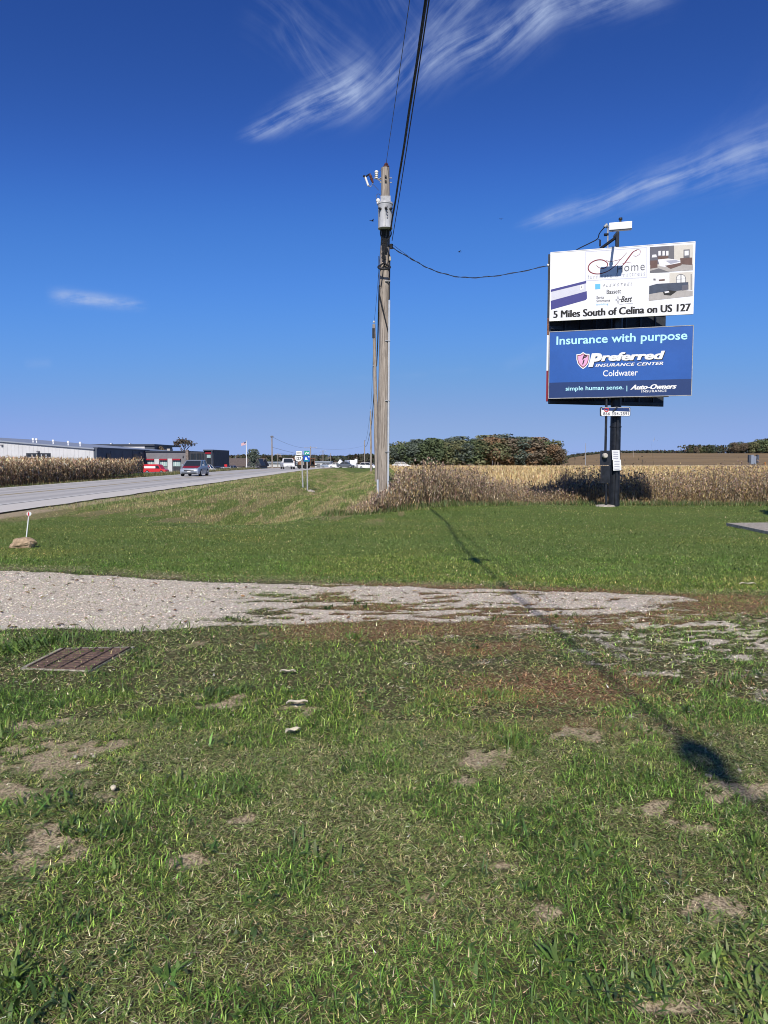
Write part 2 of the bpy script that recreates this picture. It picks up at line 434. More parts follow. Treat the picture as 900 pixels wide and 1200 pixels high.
# ------------------------------------------------------------------ terrain
def H(x, y):
    x = np.asarray(x, float); y = np.asarray(y, float)
    z = np.zeros(np.broadcast(x, y).shape)
    z = z - 0.75 * sstep(17, 27, y) * np.exp(-((x + 4.6) / 2.3) ** 2) * (1 - sstep(120, 240, y))      # roadside ditch
    z = z - 0.36 * sstep(26.4, 29.4, y) * sstep(0.6, 3.5, x)                                            # field lies lower
    z = z - 1.3 * sstep(80, 170, y) * sstep(-23, -34, x)                                                # lot beyond the corn
    z = z - 2.4 * sstep(95, 400, y)
    r = x / np.maximum(y, 1)
    z = z + 12.9 * sstep(330, 1100, y) * sstep(0.19, 0.31, r)
    z = z + 0.03 * (fbm(x * 0.7, y * 0.7, 3) - 0.5) * sstep(-11.0, -9, x) * (1 - sstep(40, 60, y))
    return z
def Hs(x, y): return float(H(np.array([x]), np.array([y]))[0])

def pxw(lst):
    """photo pixels of ground marks -> world arrays"""
    p = [at(a, b) for a, b in lst]; return np.array([q.x for q in p]), np.array([q.y for q in p])
fx_, fy_ = pxw([(0, 667), (100, 671), (250, 681), (450, 685), (600, 689), (700, 693), (812, 700)])
nx_, ny_ = pxw([(0, 742), (150, 741), (330, 738), (450, 733), (600, 728), (720, 722), (812, 708)])
def spots(x, y, lst):
    t = np.zeros(np.broadcast(x, y).shape)
    for px, py, rx, ry, a in lst:
        c = at(px, py); wx = rx * c.y / 870; wy = ry * c.y * c.y / (CAM_H * 870)
        q = ((x - c.x) / wx) ** 2 + ((y - c.y) / wy) ** 2
        t = np.maximum(t, a * np.exp(-q * 0.8))
    return t
BARE = [(60, 885, 80, 26, 1), (30, 850, 50, 14, .6), (60, 990, 80, 22, 1), (20, 925, 60, 20, .9), (220, 1014, 24, 12, 1), (290, 960, 28, 9, .8), (400, 970, 22, 9, .7),
        (570, 885, 32, 14, 1.0), (545, 915, 18, 8, .8), (640, 1072, 45, 14, .9), (628, 1055, 22, 8, .7), (498, 1052, 10, 12, .9), (495, 1085, 22, 10, .7), (842, 1062, 50, 14, .95),
        (803, 968, 24, 9, 1), (760, 945, 50, 9, .7), (560, 1015, 40, 9, .6), (600, 1078, 20, 7, .6), (280, 820, 50, 12, .7), (800, 1185, 60, 20, .8), (140, 860, 40, 9, .5),
        (470, 755, 60, 5, .5), (690, 860, 90, 12, .6), (200, 1120, 60, 10, .35), (350, 830, 30, 8, .5), (420, 1010, 30, 7, .4), (700, 1130, 40, 8, .35), (880, 930, 60, 14, .8)]
REDW = [(640, 805, 120, 24, 1), (560, 760, 90, 10, .8), (430, 745, 90, 6, .8), (740, 800, 70, 30, .6), (560, 700, 240, 6, .8), (400, 715, 70, 18, .65), (700, 850, 130, 16, .55),
        (640, 720, 130, 12, .7), (350, 674, 200, 3.5, .35), (800, 730, 70, 12, .6), (850, 800, 60, 20, .5)]
GRAV = [(580, 776, 20, 4, .8), (562, 779, 14, 3, .8), (700, 750, 45, 8, .62), (750, 768, 50, 7, .7), (880, 772, 30, 5, .95), (800, 760, 50, 7, .6), (690, 766, 35, 6, .7),
        (830, 860, 16, 4, .9), (745, 838, 34, 5, .8), (855, 748, 40, 6, .7), (840, 775, 35, 5, .6), (630, 735, 70, 6, .7), (700, 778, 40, 4, .6), (770, 790, 60, 6, .55),
        (760, 715, 60, 8, .85), (690, 705, 120, 7, .95), (590, 700, 120, 6, .9), (480, 777, 9, 3, .8), (840, 820, 40, 5, .5), (520, 745, 60, 4, .55), (890, 820, 25, 8, .5)]
def m_gravel(x, y):
    far = np.interp(x, fx_, fy_); near = np.interp(x, nx_, ny_)
    near = np.where(x < nx_[0], ny_[0] - 0.12 * (nx_[0] - x), near)
    e = np.minimum(far - y, y - near) + 0.5 * (fbm(x * 1.3, y * 2.2, 3, 5.0) - 0.5)
    e = np.where(x > fx_[-1], np.minimum(e, fx_[-1] - x), e)
    g = sstep(-0.05, 0.22, e)
    strk = .6 * fbm(x * 1.6, y * 7.0, 4, 2.0) + .4 * fbm(x * 6, y * 16, 3, 6.0)
    keep = sstep(0.40, 0.50, strk + 0.06 * sstep(.8, .1, far - y) - .02 * sstep(0, 3, x))
    g = g * (1 - sstep(-2.9, -0.6, x) * (1 - keep))
    fine = .5 * fbm(x * 5, y * 11, 4, 8.0) + .5 * fbm(x * 16, y * 26, 2, 1.0)
    s = spots(x, y, GRAV) * sstep(0.36, 0.6, fine) * 1.1
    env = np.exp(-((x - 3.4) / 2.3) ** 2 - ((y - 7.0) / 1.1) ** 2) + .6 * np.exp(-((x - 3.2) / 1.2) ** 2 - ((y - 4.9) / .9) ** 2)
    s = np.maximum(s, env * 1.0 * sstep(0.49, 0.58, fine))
    g = np.maximum(g, np.clip(s, 0, 1) * (y < 11.2))
    return np.clip(g, 0, 1)
def m_bare(x, y):
    n = fbm(x * 1.6, y * 1.6, 4, 31.0)
    n2 = .55 * fbm(x * 8, y * 8, 4, 3.0) + .45 * fbm(x * 21, y * 21, 2, 5.0)
    b = sstep(0.58, 0.74, n * .6 + n2 * .4) * 0.6 * (y < 9)
    sp_ = spots(x, y, BARE); b = np.maximum(b, sstep(0.42, 0.72, sp_ + (n2 - .5) * 2.6) * sstep(.06, .3, sp_))
    b = np.maximum(b, 0.38 * np.exp(-((y - np.interp(x, fx_, fy_) - 0.15) / 0.45) ** 2) * (x < 1.5) * (0.5 + n))   # dirt margin of the drive
    b = np.maximum(b, 0.85 * np.exp(-((x + 11.2) / 0.8) ** 2) * (y > 15) * (y < 160))                            # road edge dirt
    return np.clip(b, 0, 1)
def m_red(x, y):
    g = spots(x, y, REDW) * (0.5 + 0.9 * fbm(x * 2.5, y * 4, 3, 12.0))
    far = np.interp(x, fx_, fy_); near = np.interp(x, nx_, ny_)
    ins = sstep(-0.5, 0.1, np.minimum(far - y, y - near + 0.4)) * sstep(-2.0, 0.0, x) * (1 - sstep(4, 5.5, x))
    return np.clip(np.maximum(g, ins * 0.9), 0, 1)
def m_tan(x, y):
    """straw streaks of mown grass along the ditch banks"""
    n = fbm(x * 2.4 + 0.4 * np.sin(y * 0.2), y * 0.22, 5, 44.0) * .75 + .25 * fbm(x * 6, y * 1.4, 3, 4.0)
    t = sstep(0.44, 0.62, n) * sstep(18, 23, y) * sstep(-11.5, -10, x) * (1 - sstep(0.4, 1.6, x)) * (1 - sstep(90, 200, y))
    return np.clip(t * 1.1 + 0.35 * sstep(0.45, 0.6, fbm(x * .5, y * .5, 3, 60.)) * sstep(13, 15, y) * (y < 28), 0, 1)

def axis(parts):
    out = []
    for a, b, s in parts: out += list(np.arange(a, b, s))
    return np.array(out + [parts[-1][1]])
def geo(a, b, r, s0):
    o = [a]; s = s0
    while o[-1] < b: o.append(o[-1] + s); s *= r
    return o[1:]
xs = axis([(-6.5, 6.5, 0.06)]); xs = np.concatenate([-np.array(geo(6.5, 2600, 1.09, 0.07))[::-1], xs, np.array(geo(6.5, 2600, 1.09, 0.07))])
ys = axis([(1.6, 12.5, 0.06)]); ys = np.concatenate([-np.array(geo(-1.6, 60, 1.3, 0.3))[::-1], ys, np.array(geo(12.5, 4200, 1.035, 0.07))])
GX, GY = np.meshgrid(xs, ys)
GZ = H(GX, GY)
nY, nX = GX.shape
idx = np.arange(nY * nX).reshape(nY, nX)
a_, b_, c_, d_ = idx[:-1, :-1].ravel(), idx[:-1, 1:].ravel(), idx[1:, 1:].ravel(), idx[1:, :-1].ravel()
tri = np.concatenate([np.stack([a_, b_, c_], 1), np.stack([a_, c_, d_], 1)])
GV = np.stack([GX, GY, GZ], -1).reshape(-1, 3)
ground = np_mesh('ground', GV, tri)
ground.data.polygons.foreach_set('use_smooth', [True] * len(ground.data.polygons))
tag(ground, 'patchy lawn, roadside ditch and flat farm land stretching to the horizon', 'ground', kind='structure')
fx0, fy0 = GV[:, 0], GV[:, 1]
nearm = (fy0 < 16) & (np.abs(fx0) < 12)
gr = np.zeros(len(GV)); br = gr.copy(); rd = gr.copy()
gr[nearm] = m_gravel(fx0[nearm], fy0[nearm])
br = m_bare(fx0, fy0) * (fy0 < 170)
rd[nearm] = m_red(fx0[nearm], fy0[nearm])
at1 = ground.data.color_attributes.new('Mask', 'FLOAT_COLOR', 'POINT')
q4 = np.ones((len(GV), 4), dtype=np.float32); q4[:, 0] = gr; q4[:, 1] = br; q4[:, 2] = rd; q4[:, 3] = sstep(-0.1, 0.5, fy0 - np.interp(fx0, fx_, fy_))
at1.data.foreach_set('color', q4.ravel())
at2 = ground.data.color_attributes.new('Zone', 'FLOAT_COLOR', 'POINT')
gold = sstep(1.5, 3.0, fx0) * sstep(28.5, 30, fy0) * (1 - sstep(372, 385, fy0 + 0 * fx0))
gold = np.maximum(gold, sstep(390, 420, fy0))
cornsoil = sstep(-22.0, -22.6, fx0) * (fy0 > 8) * (1 - sstep(72, 74, fy0)) 
q4[:, 0] = gold; q4[:, 1] = m_tan(fx0, fy0); q4[:, 2] = cornsoil
at2.data.foreach_set('color', q4.ravel())

def ground_material():
    m = bpy.data.materials.new('ground_cover'); m.use_nodes = True
    t = NT(m.node_tree); b = m.node_tree.nodes['Principled BSDF']; b.inputs['Roughness'].default_value = 0.95
    b.inputs['Specular IOR Level'].default_value = 0.1
    P = t.node('ShaderNodeTexCoord').outputs['Object']
    k1 = t.node('ShaderNodeAttribute', attribute_name='Mask'); s1 = t.node('ShaderNodeSeparateColor'); t.l.new(k1.outputs['Color'], s1.inputs[0])
    k2 = t.node('ShaderNodeAttribute', attribute_name='Zone'); s2 = t.node('ShaderNodeSeparateColor'); t.l.new(k2.outputs['Color'], s2.inputs[0])
    nf = t.noise(P, 26, 5, 0.75); nm = t.noise(P, 4.0, 4, 0.6); nl = t.noise(P, 0.35, 3); nff = t.noise(P, 90, 3, 0.6)
    c = t.mix(t.ss(nf, 0.35, 0.65), (0.036, 0.040, 0.018), (0.12, 0.105, 0.055))
    c = t.mix(t.ss(nff, 0.52, 0.7, 0, .5), c, (0.24, 0.20, 0.12))
    c = t.mix(t.ss(nm, 0.35, 0.7, 0, .5), c, (0.035, 0.045, 0.016))
    c = t.mix(k1.outputs['Alpha'], c, t.mix(t.ss(t.noise(P, 1.1, 4, .6), .35, .7, 0, .55), t.mix(t.ss(nf, .36, .64), (0.032, 0.060, 0.011), (0.145, 0.205, 0.046)), (0.15, 0.175, 0.045)))
    tanf = t.ss(t.m('ADD', s2.outputs[1], t.m('MULTIPLY', t.m('SUBTRACT', nm, 0.5), 0.8)), 0.25, 0.8)
    c = t.mix(t.m('MULTIPLY', tanf, 0.75), c, (0.20, 0.165, 0.085))
    red = t.ss(t.m('ADD', s1.outputs[2], t.m('MULTIPLY', t.m('SUBTRACT', nf, 0.5), 0.9)), 0.3, 0.62)
    rc = t.mix(t.ss(nff, 0.35, 0.65), (0.035, 0.024, 0.014), (0.27, 0.165, 0.09))
    c = t.mix(red, c, rc)
    bare = t.ss(t.m('ADD', s1.outputs[1], t.m('MULTIPLY', t.m('SUBTRACT', nf, 0.5), 1.0)), 0.3, 0.62)
    bc = t.mix(t.ss(nff, 0.35, 0.65), (0.16, 0.125, 0.08), (0.50, 0.41, 0.28))
    c = t.mix(bare, c, bc)
    gv = t.ss(t.m('ADD', s1.outputs[0], t.m('ADD', t.m('MULTIPLY', t.m('SUBTRACT', nf, 0.5), 1.2), t.m('MULTIPLY', t.m('SUBTRACT', nff, 0.5), 1.3))), 0.42, 0.54)
    vo = t.node('ShaderNodeTexVoronoi'); t.l.new(P, vo.inputs['Vector']); vo.inputs['Scale'].default_value = 55
    sv = t.node('ShaderNodeSeparateColor'); t.l.new(vo.outputs['Color'], sv.inputs[0])
    gc = t.mix(sv.outputs[0], (0.47, 0.41, 0.33), (0.80, 0.72, 0.60))
    gc = t.mix(t.ss(vo.outputs['Distance'], 0.30, 0.65, 0, .75), gc, (0.28, 0.245, 0.195))
    gc = t.mix(t.ss(nm, 0.5, 0.8, 0, .5), gc, (0.50, 0.44, 0.36))
    sq = t.node('ShaderNodeSeparateXYZ'); t.l.new(P, sq.inputs[0])
    rut = t.noise(t.xyz(t.m('MULTIPLY', sq.outputs[0], 0.35), t.m('MULTIPLY', sq.outputs[1], 2.6)), 1.0, 4, 0.6)
    gc = t.mix(t.ss(rut, 0.5, 0.7, 0, .55), gc, (0.50, 0.46, 0.41))
    c = t.mix(gv, c, gc)
    # fields
    sp = t.node('ShaderNodeSeparateXYZ'); t.l.new(P, sp.inputs[0])
    fine = t.noise(t.xyz(t.m('MULTIPLY', sp.outputs[0], 1.0), t.m('MULTIPLY', sp.outputs[1], 0.22)), 0.8, 5, 0.7)
    g1 = t.mix(t.ss(fine, 0.35, 0.65), (0.22, 0.15, 0.065), (0.40, 0.29, 0.13))
    farf = t.ss(sp.outputs[1], 395, 410)
    band = t.noise(t.xyz(t.m('MULTIPLY', sp.outputs[0], 0.01), t.m('MULTIPLY', sp.outputs[1], 0.02)), 1.0, 4, 0.6)
    g2 = t.mix(t.ss(band, 0.4, 0.62), (0.21, 0.15, 0.085), (0.27, 0.19, 0.10))
    g2 = t.mix(t.ss(fine, 0.3, 0.7, 0, .5), g2, (0.15, 0.11, 0.06))
    gg = t.mix(farf, g1, g2)
    c = t.mix(s2.outputs[0], c, gg)
    c = t.mix(s2.outputs[2], c, (0.055, 0.042, 0.03))
    t.l.new(c, b.inputs['Base Color'])
    bp = t.node('ShaderNodeBump'); bp.inputs['Strength'].default_value = 0.7; bp.inputs['Distance'].default_value = 0.02
    hh = t.m('ADD', t.m('MULTIPLY', nf, 0.6), t.m('MULTIPLY', t.m('SUBTRACT', 1.0, vo.outputs['Distance']), t.m('MULTIPLY', gv, 0.5)))
    t.l.new(hh, bp.inputs['Height']); t.l.new(bp.outputs[0], b.inputs['Normal'])
    return m
ground.data.materials.append(ground_material())

# ------------------------------------------------------------------ road
def road_material():
    m = bpy.data.materials.new('road_asphalt'); m.use_nodes = True
    t = NT(m.node_tree); b = m.node_tree.nodes['Principled BSDF']; b.inputs['Roughness'].default_value = 0.85
    P = t.node('ShaderNodeTexCoord').outputs['Object']
    sp = t.node('ShaderNodeSeparateXYZ'); t.l.new(P, sp.inputs[0]); X = sp.outputs[0]
    n = t.noise(P, 18, 4, 0.7); n2 = t.noise(t.xyz(t.m('MULTIPLY', X, 1.2), t.m('MULTIPLY', sp.outputs[1], 0.06)), 1.0, 5, 0.6)
    c = t.mix(t.ss(n, 0.3, 0.7), (0.38, 0.37, 0.355), (0.48, 0.465, 0.44))
    for xc in (-14.2, -15.9, -17.8, -19.4):
        d = t.m('ABSOLUTE', t.m('SUBTRACT', X, xc))
        c = t.mix(t.m('MULTIPLY', t.ss(d, 0.1, 0.6, 0.6, 0.0), t.ss(n2, 0.25, 0.6)), c, (0.26, 0.255, 0.25))
    c = t.mix(t.ss(n2, 0.55, 0.8, 0, 0.6), c, (0.27, 0.265, 0.26))
    sh = t.ss(X, -13.2, -13.1)
    c = t.mix(t.m('MULTIPLY', sh, 0.75), c, (0.56, 0.53, 0.48))
    t.l.new(c, b.inputs['Base Color'])
    return m
def strip(name, x0, x1, y0, y1, z, m, label, cat, thick=0.0, jag=0.0):
    yy = np.concatenate([np.arange(y0, min(y1, 120), 1.0), np.arange(min(y1, 120), y1 + .1, 10.0)]) if y1 > 120 else np.arange(y0, y1 + .01, 1.0)
    mb = MB(); vs = []; nx = 5
    for y in yy:
        for k in range(nx):
            x = x0 + (x1 - x0) * k / (nx - 1)
            if jag and k == nx - 1: x += jag * (random.random() - .5)
            vs.append((x, y, Hs(-17, y) * 1.0 + z + (0.02 if 0 < k < nx - 1 else 0.0) * (1 if thick else 0)))
    fs = [(i * nx + k, i * nx + k + 1, (i + 1) * nx + k + 1, (i + 1) * nx + k) for i in range(len(yy) - 1) for k in range(nx - 1)]
    mb.add(vs, fs, m)
    return tag(mb.build(name), label, cat, kind='structure')
strip('road', -21.4, -11.55, -40, 700, 0.05, road_material(), 'two lane grey asphalt highway running away along the left', 'road', thick=1, jag=0.25)
def paint(col):
    m = mat('road_paint', col, 0.7, noise=0.3, nscale=6); return m
MW = paint((0.62, 0.62, 0.60)); MY = paint((0.42, 0.33, 0.16))
def line(name, x0, x1, m, label):
    vs = []; yy = list(range(-40, 600, 2))
    for y in yy:
        for x in (x0, x1): vs.append((x, y, Hs(-17, y) + 0.076))
    mb = MB().add(vs, [(2 * i, 2 * i + 1, 2 * i + 3, 2 * i + 2) for i in range(len(yy) - 1)], m)
    return tag(mb.build(name), label, 'road marking', kind='structure')
line('edge_line', -13.38, -13.24, MW, 'white edge line on the near side of the highway')
line('edge_line', -20.47, -20.33, MW, 'white edge line on the far side of the highway, beside the corn')
line('centre_line', -16.96, -16.86, MY, 'left stripe of the faded yellow centre line')
line('centre_line', -16.74, -16.64, MY, 'right stripe of the faded yellow centre line')
# side road behind the golden field and the business car park
vs = []
for x in range(60, 620, 20):
    for y in (388, 396): vs.append((x, y, Hs(x, y) + 0.9))
mb = MB().add(vs, [(2 * i, 2 * i + 1, 2 * i + 3, 2 * i + 2) for i in range(len(vs) // 2 - 1)], mat('pale_side_road', (0.40, 0.39, 0.38), 0.8))
tag(mb.build('side_road'), 'thin pale side road crossing behind the golden field', 'road', kind='structure')
vs = []; fs = []; gx = np.linspace(-95, -21.5, 14); gy = np.linspace(90, 250, 24)
for y in gy:
    for x in gx: vs.append((x, y, Hs(x, y) + 0.03))
for j in range(23):
    for i in range(13): fs.append((j * 14 + i, j * 14 + i + 1, (j + 1) * 14 + i + 1, (j + 1) * 14 + i))
tag(MB().add(vs, fs, mat('car_park_asphalt', (0.20, 0.20, 0.205), 0.85)).build('car_park'), 'grey asphalt car park in front of the businesses', 'car park', kind='structure')

# concrete slab at the right edge of the lawn
sl = [at(851, 616), Vector((13.5, 18.9, 0)), Vector((13.5, 13.2, 0)), at(905, 627.5)]
mb = MB().prism([(p.x, p.y, -0.1) for p in sl], (0, 0, 0.17), 'conc')
tag(mb.build('concrete_slab'), 'low concrete slab set in the lawn at the right edge', 'concrete slab', kind='structure')

# ------------------------------------------------------------------ vegetation builders
def blades(P, L, W_, lean, az, droop, col, simple=False, shade=0.75):
    n = len(P); u = np.stack([np.cos(az), np.sin(az), np.zeros(n)], 1); sdv = np.stack([-np.sin(az), np.cos(az), np.zeros(n)], 1) * (W_ / 2)[:, None]
    up = np.array([0, 0, 1.0])
    t0 = np.cos(lean)[:, None] * up + np.sin(lean)[:, None] * u
    t1 = np.cos(lean + droop)[:, None] * up + np.sin(lean + droop)[:, None] * u
    if simple:
        tip = P + t0 * (L * 0.5)[:, None] + t1 * (L * 0.5)[:, None]
        v = np.stack([P - sdv, P + sdv, tip], 1)
        tr = (np.arange(n) * 3)[:, None] + np.array([[0, 1, 2]])
        c = np.repeat(col[:, None, :], 3, 1).copy()
        return v.reshape(-1, 3), tr, c.reshape(-1, 3)
    mid = P + t0 * (L * 0.5)[:, None]; tip = mid + t1 * (L * 0.5)[:, None]
    v = np.stack([P - sdv * .8, P + sdv * .8, mid - sdv, mid + sdv, tip], 1)
    base = (np.arange(n) * 5)[:, None, None]
    tr = (base + np.array([[0, 1, 3], [0, 3, 2], [2, 3, 4]])[None]).reshape(-1, 3)
    c = np.repeat(col[:, None, :], 5, 1).copy()
    return v.reshape(-1, 3), tr, c.reshape(-1, 3)
def tricloud(C, size, col, flat=0.0):
    n = len(C)
    a = RNG.normal(size=(n, 3)); a /= np.linalg.norm(a, axis=1)[:, None]
    b = RNG.normal(size=(n, 3)); b -= (b * a).sum(1)[:, None] * a; b /= np.linalg.norm(b, axis=1)[:, None]
    s = (size if np.ndim(size) else np.full(n, size))[:, None]
    v = np.stack([C - a * s * .6 - b * s * .35, C + a * s * .6 - b * s * .3 * 0, C - a * s * .1 + b * s * .6], 1)
    tr = (np.arange(n) * 3)[:, None] + np.array([[0, 1, 2]])
    return v.reshape(-1, 3), tr, np.repeat(col[:, None, :], 3, 1).reshape(-1, 3)
def join(parts):
    V, T, C = [], [], []; o = 0
    for v, t, c in parts: V.append(v); T.append(t + o); C.append(c); o += len(v)
    return np.concatenate(V), np.concatenate(T), np.concatenate(C)
def palette(n, cols, probs, var=0.25):
    k = RNG.choice(len(cols), n, p=np.array(probs) / sum(probs)); c = np.array(cols)[k]
    return np.clip(c * np.exp(var * RNG.normal(size=(n, 1))) * (1 + 0.07 * RNG.normal(size=(n, 3))), 0.004, 0.9)
def scatter(n, y0, y1, pw=1.0, half=0.6, pad=0.6):
    """points on the lawn, thinning with distance"""
    u = RNG.random(n)
    y = y0 * (y1 / y0) ** u if pw == 1 else np.sqrt(y0 ** 2 + u * (y1 ** 2 - y0 ** 2))
    x = (RNG.random(n) * 2 - 1) * (half * y + pad)
    return x, y
GREENS = [(0.070, 0.108, 0.030), (0.135, 0.19, 0.050), (0.23, 0.29, 0.080), (0.36, 0.37, 0.14), (0.34, 0.285, 0.16)]
def lawn_zone(n, y0, y1, pw, Lr, Wr, simple, lush=0.0, half=0.6):
    x, y = scatter(n, y0, y1, pw, half)
    g = m_gravel(x, y); b = m_bare(x, y); r = m_red(x, y)
    tuft = fbm(x * 2.6, y * 2.6, 3, 71.0); big = fbm(x * 0.8, y * 0.8, 3, 15.0)
    p = (0.34 + 1.5 * sstep(0.38, 0.58, tuft)) * (1 - 0.93 * np.clip(b * 1.3, 0, 1)) * (1 - np.clip(g * 1.25, 0, 0.985)) * (1 - 0.25 * np.clip(r, 0, 1))
    if lush: p = np.clip(1 - 1.1 * b, 0, 1) * (1 - np.clip(g * 1.3, 0, 1)) * np.clip(1 - 0.5 * r, 0, 1) * sstep(-0.1, 0.7, y - np.interp(x, fx_, fy_))
    k = RNG.random(n) < np.clip(p, 0, 1)
    x, y, tuft, big, r, b = x[k], y[k], tuft[k], big[k], r[k], b[k]; n = len(x)
    z = H(x, y)
    L = (Lr[0] + (Lr[1] - Lr[0]) * RNG.random(n) ** 1.6) * (0.55 + 1.0 * sstep(0.4, 0.66, tuft) if not lush else 1)
    W_ = Wr[0] + (Wr[1] - Wr[0]) * RNG.random(n)
    if pw == 1: W_ = W_ * np.maximum(1, y / 12) ** .6; 
    lean = np.clip(np.abs(RNG.normal(0.98, 0.36, n)), 0.05, 1.5); az = RNG.random(n) * 2 * np.pi
    col = palette(n, GREENS, [0.32, 0.34, 0.26, 0.15, 0.0], 0.42)
    if not lush: col *= np.array([1.10, 1.30, .88]) * (1.15 - .48 * sstep(.46, .62, tuft))[:, None] * np.where(sstep(.46, .62, tuft)[:, None] > .5, np.array([[.88, 1.06, .9]]), 1.0)
    straw = palette(n, [(0.52, 0.44, 0.25), (0.36, 0.30, 0.15), (0.66, 0.58, 0.36)], [1, 1, 1], 0.2)
    ps = np.clip(0.10 + 0.24 * sstep(0.55, 0.35, tuft) + 0.4 * b + 0.3 * (big - .5), 0, 0.85)
    if lush: col = palette(n, [(.060, .102, .026), (.115, .18, .046), (.19, .26, .075), (.33, .37, .15)], [.3, .4, .26, .05], .22); ps = 0.07 + 0.1 * sstep(.5, .7, tuft) + 0.65 * m_tan(x, y)
    sk = RNG.random(n) < ps
    col[sk] = straw[sk]; lean[sk] = np.clip(lean[sk] + 0.55, 0.4, 1.52); L[sk] *= 0.9
    rk = RNG.random(n) < np.clip(r * 0.75, 0, .9)
    col[rk] = palette(n, [(0.33, 0.18, 0.085), (0.46, 0.30, 0.15), (0.22, 0.20, 0.07)], [1, 1, .8], 0.2)[rk]; L[rk] *= 0.55
    col *= (0.80 + 0.42 * big)[:, None]
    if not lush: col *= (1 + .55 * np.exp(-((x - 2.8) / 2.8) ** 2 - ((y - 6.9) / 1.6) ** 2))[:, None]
    yl = (sstep(0.50, 0.70, fbm(x * .35, y * .6, 3, 90.0)) + .6 * lush * sstep(.5, .62, fbm(x * .12 + y * .05, y * .9, 2, 33.)))[:, None]
    col = col * (1 + yl * np.array([0.5, 0.18, 0.1]) * (0.8 if lush else 0.5))
    return blades(np.stack([x, y, z - 0.004], 1), L, W_, lean, az, RNG.random(n) * 0.8, col, simple)
def thatch(n, y0, y1, Lr, Wr):
    x, y = scatter(n, y0, y1, 2, .57, .5); g = m_gravel(x, y); b = m_bare(x, y); r = m_red(x, y)
    k = RNG.random(n) < (1 - .93 * np.clip(g * 1.2, 0, 1)) * (1 - .8 * b) * np.clip(.4 + r + .6 * sstep(.62, .42, fbm(x * 2.6, y * 2.6, 3, 71.0)), 0, 1) * (y < np.interp(x, fx_, fy_) + .5); x, y, b, r = x[k], y[k], b[k], r[k]; n = len(x)
    col = palette(n, [(0.56, .47, .26), (0.38, .31, .17), (.70, .62, .40), (0.14, .12, .06), (.15, .22, .05), (.27, .34, .09)], [.45, .5, .25, .4, 1.8, 1.4], .3)
    rk = RNG.random(n) < r * .7; col[rk] = palette(n, [(.34, .18, .09), (.50, .32, .17), (.20, .14, .07), (.20, .24, .08)], [1, .8, .6, .5], .2)[rk]
    return blades(np.stack([x, y, H(x, y) + .002 + .012 * RNG.random(n)], 1), Lr[0] + (Lr[1] - Lr[0]) * RNG.random(n), Wr * (.6 + .8 * RNG.random(n)), RNG.normal(1.42, .2, n), RNG.random(n) * 6.28, RNG.normal(0, .3, n), col, True)
th = np_mesh('thatch', *join([thatch(210000, 1.75, 4.6, (.015, .045), .0036), thatch(230000, 4.6, 12.2, (.02, .055), .0085)]), 'veg')
tag(th, 'dead straw and clippings lying flat among the foreground grass', 'straw', kind='stuff')
parts = [lawn_zone(240000, 1.75, 5.2, 2, (0.014, 0.050), (0.0022, 0.0050), False),
         lawn_zone(330000, 5.2, 12.5, 2, (0.018, 0.05), (0.0050, 0.0095), True, half=0.56)]
lawn = np_mesh('lawn_grass', *join(parts), 'veg')
tag(lawn, 'short patchy green and straw grass of the foreground lawn', 'grass', kind='stuff')
v, t, c = lawn_zone(370000, 8.7, 29, 1, (0.026, 0.06), (0.011, 0.018), True, lush=1, half=0.56)
far = np_mesh('mown_grass', v, t, c, 'veg')
tag(far, 'even mown green grass beyond the gravel drive', 'grass', kind='stuff')

# grass of the ditch banks, seen at a distance, longer and straw streaked
n = 120000; y = 24 * (130 / 24) ** RNG.random(n); x = -11.4 + RNG.random(n) * 13.0; k = (x > -0.6 * y) & ((x < 1.5) | (y < 24)); x, y = x[k], y[k]; n = len(x)
tn = m_tan(x, y); big = fbm(x * .8, y * .3, 3, 21.0)
col = palette(n, GREENS[:4], [.15, .4, .35, .3], .25); sk = RNG.random(n) < 0.08 + 0.62 * tn
col[sk] = palette(n, [(0.44, 0.36, 0.18), (0.56, 0.47, 0.26), (0.32, 0.26, 0.12)], [1, 1, 1], .2)[sk]
col *= (0.8 + 0.4 * big)[:, None]
v, t, c = blades(np.stack([x, y, H(x, y) - .01], 1), 0.06 + .10 * RNG.random(n), 0.012 * np.maximum(1, y / 24), np.clip(np.abs(RNG.normal(.7, .4, n)), 0, 1.4), RNG.random(n) * 6.28, RNG.random(n) * .6, col, True)
tag(np_mesh('ditch_grass', v, t, c, 'veg'), 'longer green grass with straw streaks on the ditch banks', 'grass', kind='stuff')

